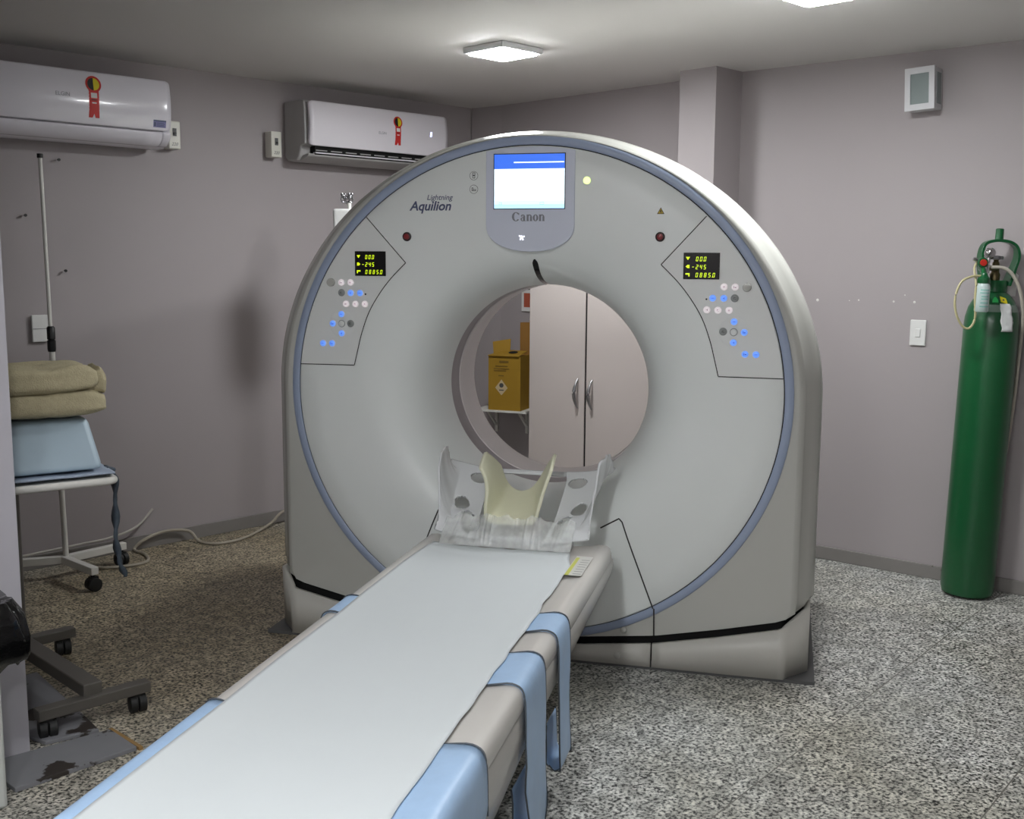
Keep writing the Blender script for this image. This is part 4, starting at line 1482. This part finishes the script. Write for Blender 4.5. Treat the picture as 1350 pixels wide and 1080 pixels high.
# ------------------------------------------------------------------ bin and floor boards at the doorway
BF = frame2d((-1.329, 2.704, 0), (S2, S2))               # x along the partition, origin at the near right corner; y towards partition
bn = thing('waste_bin', 'white square waste bin lined with a shiny black bag, bottom left corner', 'bin', BF @ Matrix.Translation((-0.15, 0.13, 0)))
bm = new_bm()
a = [(-0.30, 0), (0, 0), (0, 0.245), (-0.30, 0.245)]
prism(bm, a, 0.0, 0.54)
obj('body', bm, M['bin'], bn, BF, bevel=0.01)
bm = new_bm()
def bagfn(i, j):
    ang_ = 2 * PI * i
    c, s_ = cos(ang_), sin(ang_)
    e = 0.26
    x = math.copysign(abs(c) ** e, c)
    y = math.copysign(abs(s_) ** e, s_)
    prof_ = [(1.20, 0.405), (1.28, 0.42), (1.30, 0.47), (1.24, 0.53), (1.10, 0.572), (0.98, 0.565), (0.90, 0.50), (0.84, 0.35), (0.78, 0.2)]
    q = j * (len(prof_) - 1)
    k = min(int(q), len(prof_) - 2)
    r = prof_[k][0] + (prof_[k + 1][0] - prof_[k][0]) * (q - k)
    z = prof_[k][1] + (prof_[k + 1][1] - prof_[k][1]) * (q - k)
    w = n((c * 4, s_ * 4, j * 2.5)) * 0.06 + n((c * 11, s_ * 11, j * 3)) * 0.05 + n((c * 24, s_ * 24, j * 7)) * 0.02
    if j < 0.05:
        z += 0.03 * n((c * 3, s_ * 3, 8))
    ww = w if j < 0.6 else 0.3 * w
    return Vector((-0.15 + 0.168 * x * (r + ww), 0.100 + 0.134 * y * (r + ww), z))
grid(bm, bagfn, 96, 32, wrap=True)
obj('bin_bag', bm, M['bag'], bn, BF, ang=40)['label'] = 'shiny black bag folded over the rim'
# chipped boards on the floor
PF = frame2d((-1.348, 2.782, 0), (0.68, 0.735))
bm = new_bm(); prism(bm, [(0, 0.0), (0.356, 0.0), (0.36, 0.17), (0.0, 0.215)], 0, 0.014)
b1 = obj('floor_board', bm, M['board'], None, PF, bevel=0.002)
tag(b1, 'chipped grey board lying on floor by the partition, nearer the couch', 'floor board', 'chipped grey boards on the floor')
bm = new_bm(); prism(bm, [(-1.39, 3.075), (-1.263, 3.163), (-1.345, 3.262), (-1.655, 3.625), (-1.80, 3.48), (-1.50, 3.14)], 0, 0.012)
b2 = obj('floor_board', bm, M['board'], None, bevel=0.002)
tag(b2, 'chipped grey board on floor running back under the dark wheeled base', 'floor board', 'chipped grey boards on the floor')
bm = new_bm()
bar(bm, (-1.095, 3.048, 0.01), (-1.233, 3.176, 0.01), 0.012, 0.01)
tag(obj('wooden_strip', bm, mat('bare_wood', (150, 118, 72), 0.7, var=0.2), None), 'thin strip of bare wood along the end of the chipped board', 'wood strip')

# ------------------------------------------------------------------ cables on the floor
cp_ = [(-1.99, 4.985, 0.008), (-1.94, 4.935, 0.008), (-1.88, 4.925, 0.008), (-1.77, 4.985, 0.008), (-1.745, 5.06, 0.008), (-1.80, 5.17, 0.008), (-1.872, 5.235, 0.012), (-1.83, 5.27, 0.055),
       (-1.752, 5.36, 0.075), (-1.66, 5.44, 0.055), (-1.60, 5.41, 0.010), (-1.50, 5.37, 0.008), (-1.40, 5.46, 0.008), (-1.345, 5.64, 0.008), (-1.30, 5.74, 0.03), (-1.245, 5.82, 0.075), (-1.12, 5.93, 0.06), (-1.0, 5.90, 0.008)]
bm = new_bm(); tube(bm, smooth_path(cp_, 10), 0.0075, 8)
tag(obj('power_cable', bm, M['cable']), 'thick grey cable snaking over the floor from the drip stand to the scanner', 'cable')
bm = new_bm()
tube(bm, smooth_path([(-2.55, 4.57, 0.075), (-2.25, 4.865, 0.080), (-2.03, 5.07, 0.09), (-1.96, 5.13, 0.095), (-1.86, 5.235, 0.125), (-1.80, 5.315, 0.20)], 8), 0.006, 8)
tag(obj('signal_cable', bm, M['cord']), 'white cord running along the left wall above the baseboard', 'cord')

# ------------------------------------------------------------------ oxygen cylinder (right)
oc = Vector((2.012, 4.632, 0))
OX = Matrix.Translation(oc) @ Matrix.Rotation(rad(1.5), 4, 'Y') @ Matrix.Rotation(rad(0.0), 4, 'X')
# local axes: x right along the picture, -y to the viewer
ox = thing('oxygen_cylinder', 'tall green gas cylinder with valve guard leaning at the right wall', 'gas cylinder', OX)
bm = new_bm()
lathe(bm, [(0.0, 0.006), (0.085, 0.002), (0.104, 0.012), (0.110, 0.035), (0.110, 1.18), (0.107, 1.22), (0.098, 1.26), (0.082, 1.293), (0.062, 1.316), (0.046, 1.328), (0.043, 1.335)], 48, cap=True)
obj('tank', bm, M['green_paint'], ox, OX)
bm = new_bm()
lathe(bm, [(0.044, 1.322), (0.050, 1.329), (0.050, 1.370), (0.045, 1.376), (0.0, 1.376)], 32)
obj('neck_collar', bm, M['green_paint'], ox, OX)
bm = new_bm()
gp = smooth_path([(-0.046, 0, 1.355), (-0.064, 0, 1.42), (-0.072, 0, 1.47), (-0.066, 0, 1.515), (-0.045, 0, 1.535), (0.0, 0, 1.543), (0.048, 0, 1.536), (0.075, 0, 1.515), (0.082, 0, 1.475), (0.070, 0, 1.43), (0.046, 0, 1.355)], 6)
rws = []
for k, p in enumerate(gp):
    t_ = (gp[min(k + 1, len(gp) - 1)] - gp[max(k - 1, 0)]).normalized()
    nn = Vector((-t_.z, 0, t_.x))
    f = abs(p.x) / 0.08
    wy = 0.018 + 0.020 * (1 - min(1, (p.z - 1.37) / 0.16)) 
    th_ = 0.006
    rws.append([bm.verts.new(p + nn * th_ * a_ + Vector((0, wy * b_, 0))) for a_, b_ in ((-1, -1), (1, -1), (1, 1), (-1, 1))])
for a, b in zip(rws, rws[1:]):
    for g in range(4):
        bm.faces.new((a[g], a[(g + 1) % 4], b[(g + 1) % 4], b[g]))
bm.faces.new(rws[0][::-1]); bm.faces.new(rws[-1])
lathe(bm, [(0.020, 1.538), (0.017, 1.55), (0.0165, 1.59), (0.014, 1.593), (0.0, 1.593)], 18)
vg = obj('valve_guard', bm, M['green_paint'], ox, OX, bevel=0.003)
bm = new_bm()
lathe(bm, [(0.019, 1.375), (0.021, 1.40), (0.016, 1.41), (0.014, 1.45), (0.010, 1.455), (0.010, 1.468)], 16, Matrix.Translation((-0.004, 0, 0)))
tube(bm, [(-0.004, -0.01, 1.425), (-0.04, -0.04, 1.425), (-0.075, -0.06, 1.425)], 0.010, 12)
obj('valve', bm, M['brass'], ox, OX)
bm = new_bm()
lathe(bm, [(0.010, 0), (0.027, 0.002), (0.029, 0.008), (0.027, 0.016), (0.010, 0.018)], 20, Matrix.Translation((-0.004, 0, 1.462)))
obj('handwheel', bm, M['steel'], ox, OX)
bm = new_bm()
rg = Matrix.Translation((-0.075, -0.060, 1.425))
lathe(bm, [(0.017, -0.02), (0.019, -0.016), (0.019, 0.016), (0.017, 0.02)], 18, rg)
tube(bm, [(-0.062, -0.055, 1.43), (-0.060, -0.055, 1.47)], 0.007, 10)
rgo = obj('regulator', bm, M['chrome'], ox, OX)
bm = new_bm()
lathe(bm, [(0.0, -0.014), (0.018, -0.013), (0.022, -0.008), (0.022, 0.010), (0.017, 0.017), (0.0, 0.018)], 24, Matrix.Translation((-0.058, -0.055, 1.488)) @ Matrix.Rotation(rad(90), 4, 'X') @ Matrix.Rotation(rad(18), 4, 'Y'))
obj('gauge', bm, M['chrome'], rgo, OX)
bm = new_bm()
lathe(bm, [(0.0, 0.0), (0.021, 0.001), (0.022, 0.014), (0.019, 0.018)], 22, Matrix.Translation((-0.112, -0.110, 1.447)) @ Matrix.Rotation(rad(90), 4, 'X'), 0)
lathe(bm, [(0.014, 0.018), (0.013, 0.022), (0.0, 0.023)], 22, Matrix.Translation((-0.112, -0.110, 1.447)) @ Matrix.Rotation(rad(90), 4, 'X'), 1)
lathe(bm, [(0.006, 0.0), (0.008, 0.004), (0.008, 0.016), (0.0, 0.018)], 14, Matrix.Translation((-0.134, -0.115, 1.458)) @ Matrix.Rotation(rad(-80), 4, 'Y'), 2)
obj('flow_knob', bm, [M['green_paint'], mat('red_knob', (190, 44, 34), 0.35), M['chrome']], rgo, OX)
HB = Matrix.Translation((-0.114, -0.150, 1.246)) @ Matrix.Scale(0.93, 4)
bm = new_bm()
lathe(bm, [(0.024, 0.095 + 0.03), (0.027, 0.13), (0.027, 0.148), (0.017, 0.158), (0.013, 0.17), (0.009, 0.172)], 20, HB)
tube(bm, [(-0.114, -0.150, 1.398), (-0.112, -0.13, 1.418), (-0.098, -0.066, 1.425)], 0.011, 12)
hbc = obj('humidifier_cap', bm, M['green_paint'], ox, OX)
bm = new_bm()
lathe(bm, [(0.0, 0.0), (0.026, 0.0), (0.030, 0.005), (0.030, 0.108), (0.027, 0.120), (0.021, 0.128)], 28, HB, 0)
for k, (zz, w_) in enumerate(((0.095, 0.9), (0.082, 1.0), (0.066, 0.7), (0.055, 0.7), (0.038, 0.8), (0.022, 0.9))):
    def prn(i, j):
        a_ = -PI / 2 + (i - 0.5) * 1.5 * w_
        return HB @ Vector((0.0304 * cos(a_), 0.0304 * sin(a_), zz + 0.004 * j))
    grid(bm, prn, 8, 1, mi=1)
obj('humidifier_bottle', bm, [M['bottle'], M['bottle_ink']], ox, OX)['label'] = 'white humidifier bottle with green print'
bm = new_bm()
tube(bm, smooth_path([(-0.120, -0.15, 1.392), (-0.16, -0.15, 1.390), (-0.205, -0.15, 1.365), (-0.225, -0.15, 1.30), (-0.215, -0.15, 1.235), (-0.185, -0.15, 1.185), (-0.155, -0.15, 1.178), (-0.136, -0.15, 1.22), (-0.144, -0.152, 1.30), (-0.144, -0.150, 1.36), (-0.144, -0.12, 1.42), (-0.128, -0.105, 1.452)], 8), 0.0048, 10)
obj('oxygen_tube', bm, M['tube'], ox, OX)
bm = new_bm()
tube(bm, smooth_path([(-0.05, -0.05, 1.43), (0.0, -0.07, 1.428), (0.04, -0.08, 1.395), (0.075, -0.085, 1.32), (0.10, -0.07, 1.22), (0.122, -0.02, 1.08), (0.127, 0.0, 0.85), (0.122, 0.02, 0.62), (0.10, 0.06, 0.35)], 8), 0.0075, 10)
obj('hose', bm, M['hose'], ox, OX)
def on_tank(u, z, off=0.001):
    """point on the front of the tank: u is arc offset in metres (0 = nearest the camera)"""
    tab = [(1.18, .110), (1.22, .107), (1.26, .098), (1.293, .082), (1.316, .062)]
    r = 0.110 if z < 1.18 else .062
    for (a, b), (c, d) in zip(tab, tab[1:]):
        if a <= z <= c:
            r = b + (d - b) * (z - a) / (c - a)
    a_ = -PI / 2 - 0.41 + u / 0.11
    return Vector(((r + off) * cos(a_), (r + off) * sin(a_), z))
bm = new_bm()
def tg(i, j):
    z = 1.165 + 0.115 * j
    u = 0.030 + 0.052 * i + 0.02 * (1 - j) * 0.4 + 0.006 * n((j * 4, 1, i))
    return on_tank(u, z, 0.003 + 0.006 * abs(n((i * 3, j * 5, 2))))
grid(bm, tg, 8, 20)
obj('paper_tag', bm, M['paper'], ox, OX, mods=[('SOLIDIFY', dict(thickness=0.0012, offset=1.0))], ang=30)
bm = new_bm(); grid(bm, lambda i, j: on_tank(0.036 + 0.036 * i, 1.287 + 0.024 * j - 0.008 * i, 0.0015), 4, 4)
grid(bm, lambda i, j: on_tank(0.048 + 0.010 * i, 1.293 + 0.006 * j, 0.0022), 2, 2, mi=1)
obj('yellow_sticker', bm, [M['ribbon_yellow'], M['ink_dark']], ox, OX, ang=60)
bm = new_bm(); grid(bm, lambda i, j: on_tank(-0.006 + 0.030 * i, 1.284 + 0.024 * j * sin(PI * (0.15 + 0.7 * i)), 0.0015), 6, 3)
obj('green_sticker', bm, mat('bright_green_label', (40, 168, 84), 0.4), ox, OX, ang=60)
bm = new_bm(); grid(bm, lambda i, j: on_tank(-0.04 + 0.22 * i, 1.245 + 0.030 * j, 0.0008), 16, 3)
obj('clear_tape', bm, M['tape'], ox, OX, ang=60)
bm = new_bm()
prism(bm, [(0.055, 1.31), (0.10, 1.31), (0.106, 1.40), (0.09, 1.415), (0.06, 1.35)], 0.02, 0.030, 'y')
obj('back_label', bm, M['white_plastic'], ox, OX, smooth=False)

# ------------------------------------------------------------------ wall lamp and switch on the right wall
WL = FR @ Matrix.Translation((0.86, -0.002, 2.106)) @ Matrix.Rotation(rad(-2.5), 4, 'Y')
wlo = thing('wall_lamp', 'unlit white box lamp with frosted glass front high on right wall', 'wall lamp', WL)
wf = 0.118
bm = new_bm()
fw_, hh, dd = 0.128, 0.182, 0.105
box(bm, 0, fw_, -dd + 0.012, -0.001, 0.004, hh - 0.004)
obj('casing', bm, M['lamp_frame'], wlo, WL, bevel=0.003)
bm = new_bm()
for x0_, x1_, z0_, z1_ in ((0, .024, 0, hh), (fw_ - .024, fw_, 0, hh), (.024, fw_ - .024, 0, .026), (.024, fw_ - .024, hh - .026, hh)):
    box(bm, x0_, x1_, -dd, -dd + 0.014, z0_, z1_)
obj('front_frame', bm, M['lamp_frame'], wlo, WL, smooth=False)
bm = new_bm(); box(bm, .022, fw_ - .022, -dd + 0.005, -dd + 0.010, .024, hh - .024)
obj('glass', bm, M['frosted'], wlo, WL, smooth=False)
bm = new_bm(); box(bm, fw_ + 0.0002, fw_ + 0.002, -dd + 0.03, -0.02, .024, hh - .024)
obj('side_glass', bm, M['frosted'], wlo, WL, smooth=False)
bm = new_bm(); box(bm, 0.904, 0.976, -0.010, -0.0005, 1.072, 1.190)
sw = obj('wall_switch', bm, M['white_plastic'], None, FR, bevel=0.005)
tag(sw, 'white switch plate on right wall left of the green cylinder', 'switch')
bm = new_bm(); box(bm, 0.928, 0.952, -0.013, -0.008, 1.112, 1.150)
obj('rocker', bm, M['white_plastic'], sw, FR, bevel=0.002)

# ------------------------------------------------------------------ seen through the bore: cabinet, shelf, boxes, notice
CF = frame2d((0.092, 5.805, 0), (S2, -S2))
cb = thing('storage_cabinet', 'tall pale two-door storage cabinet seen through the scanner bore', 'cabinet', CF @ Matrix.Translation((0.4, 0.2, 0)))
bm = new_bm(); box(bm, 0.0, 0.825, 0.02, 0.29, 0.04, 1.80)
obj('body', bm, M['cabinet'], cb, CF, smooth=False)
bm = new_bm(); box(bm, 0.02, 0.80, 0.04, 0.28, 0.0, 0.04)
obj('plinth', bm, M['dark_grey'], cb, CF, smooth=False)
for x0_, x1_, hx in ((0.0, 0.394, 0.352), (0.406, 0.825, 0.448)):
    bm = new_bm(); box(bm, x0_, x1_, 0.0, 0.0185, 0.05, 1.80)
    dr = obj('cabinet_door', bm, M['cabinet'], cb, CF, bevel=0.0015)
    bm = new_bm()
    hp = []
    for k in range(13):
        f = k / 12
        hp.append((hx, -0.004 - 0.030 * sin(PI * f), 0.69 + 0.155 * f))
    tube(bm, hp, [0.003 + 0.007 * sin(PI * k / 12) for k in range(13)], 10)
    obj('handle', bm, M['steel'], dr, CF)
bm = new_bm(); box(bm, 0.3935, 0.4065, 0.004, 0.0195, 0.05, 1.80)
obj('door_gap', bm, M['void'], cb, CF, smooth=False)

SF = frame2d((-0.225, 6.47, 0), (0.93, -0.37))            # shelf frame: x right, y back
sh = thing('wall_shelf', 'white bracketed shelf in the corner holding cardboard boxes', 'shelf', SF @ Matrix.Translation((0.17, 0.1, 0.53)))
bm = new_bm(); box(bm, 0.0, 0.33, 0.0, 0.185, 0.545, 0.557)
obj('shelf_board', bm, M['white_metal'], sh, SF, smooth=False)
for x in (0.07, 0.27):
    bm = new_bm()
    box(bm, x - .008, x + .008, 0.17, 0.20, 0.40, 0.545)
    prism(bm, [(0.03, 0.545), (0.05, 0.545), (0.19, 0.44), (0.19, 0.42)], x - .006, x + .006, 'x')
    obj('bracket', bm, M['white_metal'], sh, SF, smooth=False)
YF = SF @ Matrix.Translation((0.085, 0.01, 0.5572))
yb = thing('sharps_box', 'yellow cardboard sharps box with open flaps on the corner shelf', 'box', YF)
bm = new_bm()
prism(bm, [(0, 0), (0.205, 0), (0.205, 0.155), (0, 0.155)], 0, 0.325)
obj('carton', bm, M['card_yellow'], yb, YF, smooth=False)
bm = new_bm()
prism(bm, [(-0.004, 0.0), (-0.02, 0.075), (0.095, 0.095), (0.10, 0.02)], 0.09, 0.094, 'y', fn=lambda x, y, z: (x, y + 0.3 * z, 0.325 + z))
obj('flap', bm, M['card_yellow'], yb, YF, smooth=False)
bm = new_bm()
prism(bm, [(0.0, -0.012), (0.20, -0.012), (0.205, 0.11), (0.06, 0.125)], 0.325, 0.329, 'z', fn=lambda x, y, z: (x, y, z + 0.18 * (y + 0.012)))
lathe(bm, [(0.028, 0), (0.028, 0.001), (0.0, 0.0012)], 16, Matrix.Translation((0.135, 0.06, 0.344)) @ Matrix.Rotation(rad(10), 4, 'X'), 1)
obj('lid_flap', bm, [M['card_yellow'], M['void']], yb, YF, smooth=False)
bm = new_bm()
def pq(pts, mi):
    bm.faces.new([bm.verts.new((x, -0.0012 - 0.0004 * mi, z)) for x, z in pts]).material_index = mi
pq([(0.045, 0.135), (0.085, 0.09), (0.125, 0.135), (0.085, 0.185)][::-1], 0)
pq([(0.085 + 0.014 * cos(2 * PI * k / 12), 0.15 + 0.014 * sin(2 * PI * k / 12)) for k in range(12)], 1)
pq([(0.07, 0.118), (0.10, 0.118), (0.10, 0.124), (0.07, 0.124)], 1)
for zz, a_, b_ in ((0.262, .045, .125), (0.246, .035, .135), (0.234, .035, .115), (0.205, .065, .10)):
    pq([(a_, zz), (b_, zz), (b_, zz + .006), (a_, zz + .006)], 2)
pq([(0.07, 0.285), (0.13, 0.285), (0.13, 0.297), (0.07, 0.297)], 2)
obj('printed_label', bm, [M['label_cream'], M['ink_dark'], M['card_print']], yb, YF, smooth=False)
bm = new_bm(); box(bm, 0.225, 0.33, 0.168, 0.215, 0.557, 1.075)
box(bm, 0.285, 0.33, 0.168, 0.171, 1.075, 1.09)
tag(obj('cardboard_box', bm, M['card_brown'], None, SF, smooth=False), 'tall brown cardboard box standing behind the yellow box', 'box')
NF = frame2d((0.0, 6.681, 0), (S2, -S2))
bm = new_bm()
box(bm, 0.085, 0.26, -0.008, -0.0005, 1.14, 1.36, 0)
box(bm, 0.105, 0.24, -0.009, -0.007, 1.165, 1.25, 1)
box(bm, 0.105, 0.24, -0.009, -0.007, 1.27, 1.34, 2)
tag(obj('wall_notice', bm, [M['white_plastic'], M['notice_red'], M['black']], None, NF, smooth=False), 'white-edged red notice on back wall, half hidden by the cabinet', 'notice')

# ------------------------------------------------------------------ injector stand behind the gantry (left)
q = Vector((-0.834, 5.40, 0))
inj = thing('hook_stand', 'pole with clustered metal hooks rising behind the left side of the scanner', 'stand', Matrix.Translation(q))
bm = new_bm(); tube(bm, [q + Vector((0.03, 0, 0.05)), q + Vector((0.03, 0, 1.72))], 0.010, 12)
obj('pole', bm, M['white_metal'], inj)
bm = new_bm(); box(bm, q.x - 0.045, q.x + 0.075, q.y - 0.05, q.y + 0.05, 1.48, 1.69)
obj('pump_head', bm, M['white_plastic'], inj, bevel=0.012)
for k in range(4):
    bm = new_bm()
    a = rad(90 * k + 30)
    d = Vector((cos(a), sin(a), 0))
    c = q + Vector((0.02, 0, 1.715))
    tube(bm, smooth_path([c, c + d * 0.010 + Vector((0, 0, .012)), c + d * 0.024 + Vector((0, 0, 0.008)), c + d * 0.030 + Vector((0, 0, .026)), c + d * 0.020 + Vector((0, 0, .040)), c + d * 0.010 + Vector((0, 0, .034))], 5), 0.0042, 8)
    lathe(bm, [(0.0, -.008), (.006, -.006), (.008, 0), (.006, .006), (0.0, .008)], 10, Matrix.Translation(c + d * 0.026 + Vector((0, 0, .046))))
    lathe(bm, [(0.0, -.008), (.006, -.006), (.008, 0), (.006, .006), (0.0, .008)], 10, Matrix.Translation(c + d * 0.016 + Vector((0, 0, .03))))
    obj('hook', bm, M['steel'], inj)
for k in range(4):
    a = rad(90 * k + 45)
    bm = new_bm()
    e = q + Vector((0.03 + 0.22 * cos(a), 0.22 * sin(a), 0))
    bar(bm, (q.x + 0.03, q.y, 0.075), (e.x, e.y, 0.075), 0.026, 0.024)
    lg = obj('leg', bm, M['white_metal'], inj)
    caster(lg, (e.x, e.y), (cos(a + 1.2), sin(a + 1.2)), 0.022, 0.01)

# ------------------------------------------------------------------ world and view
w = bpy.data.worlds.new('world')
SC.world = w
w.use_nodes = True
w.node_tree.nodes['Background'].inputs['Color'].default_value = (0.8, 0.85, 1.0, 1)
w.node_tree.nodes['Background'].inputs['Strength'].default_value = 0.0
SC.view_settings.view_transform = 'Standard'
SC.view_settings.look = 'None'
SC.view_settings.exposure = 0.30
SC.view_settings.gamma = 1.0
SC.view_settings.use_curve_mapping = False
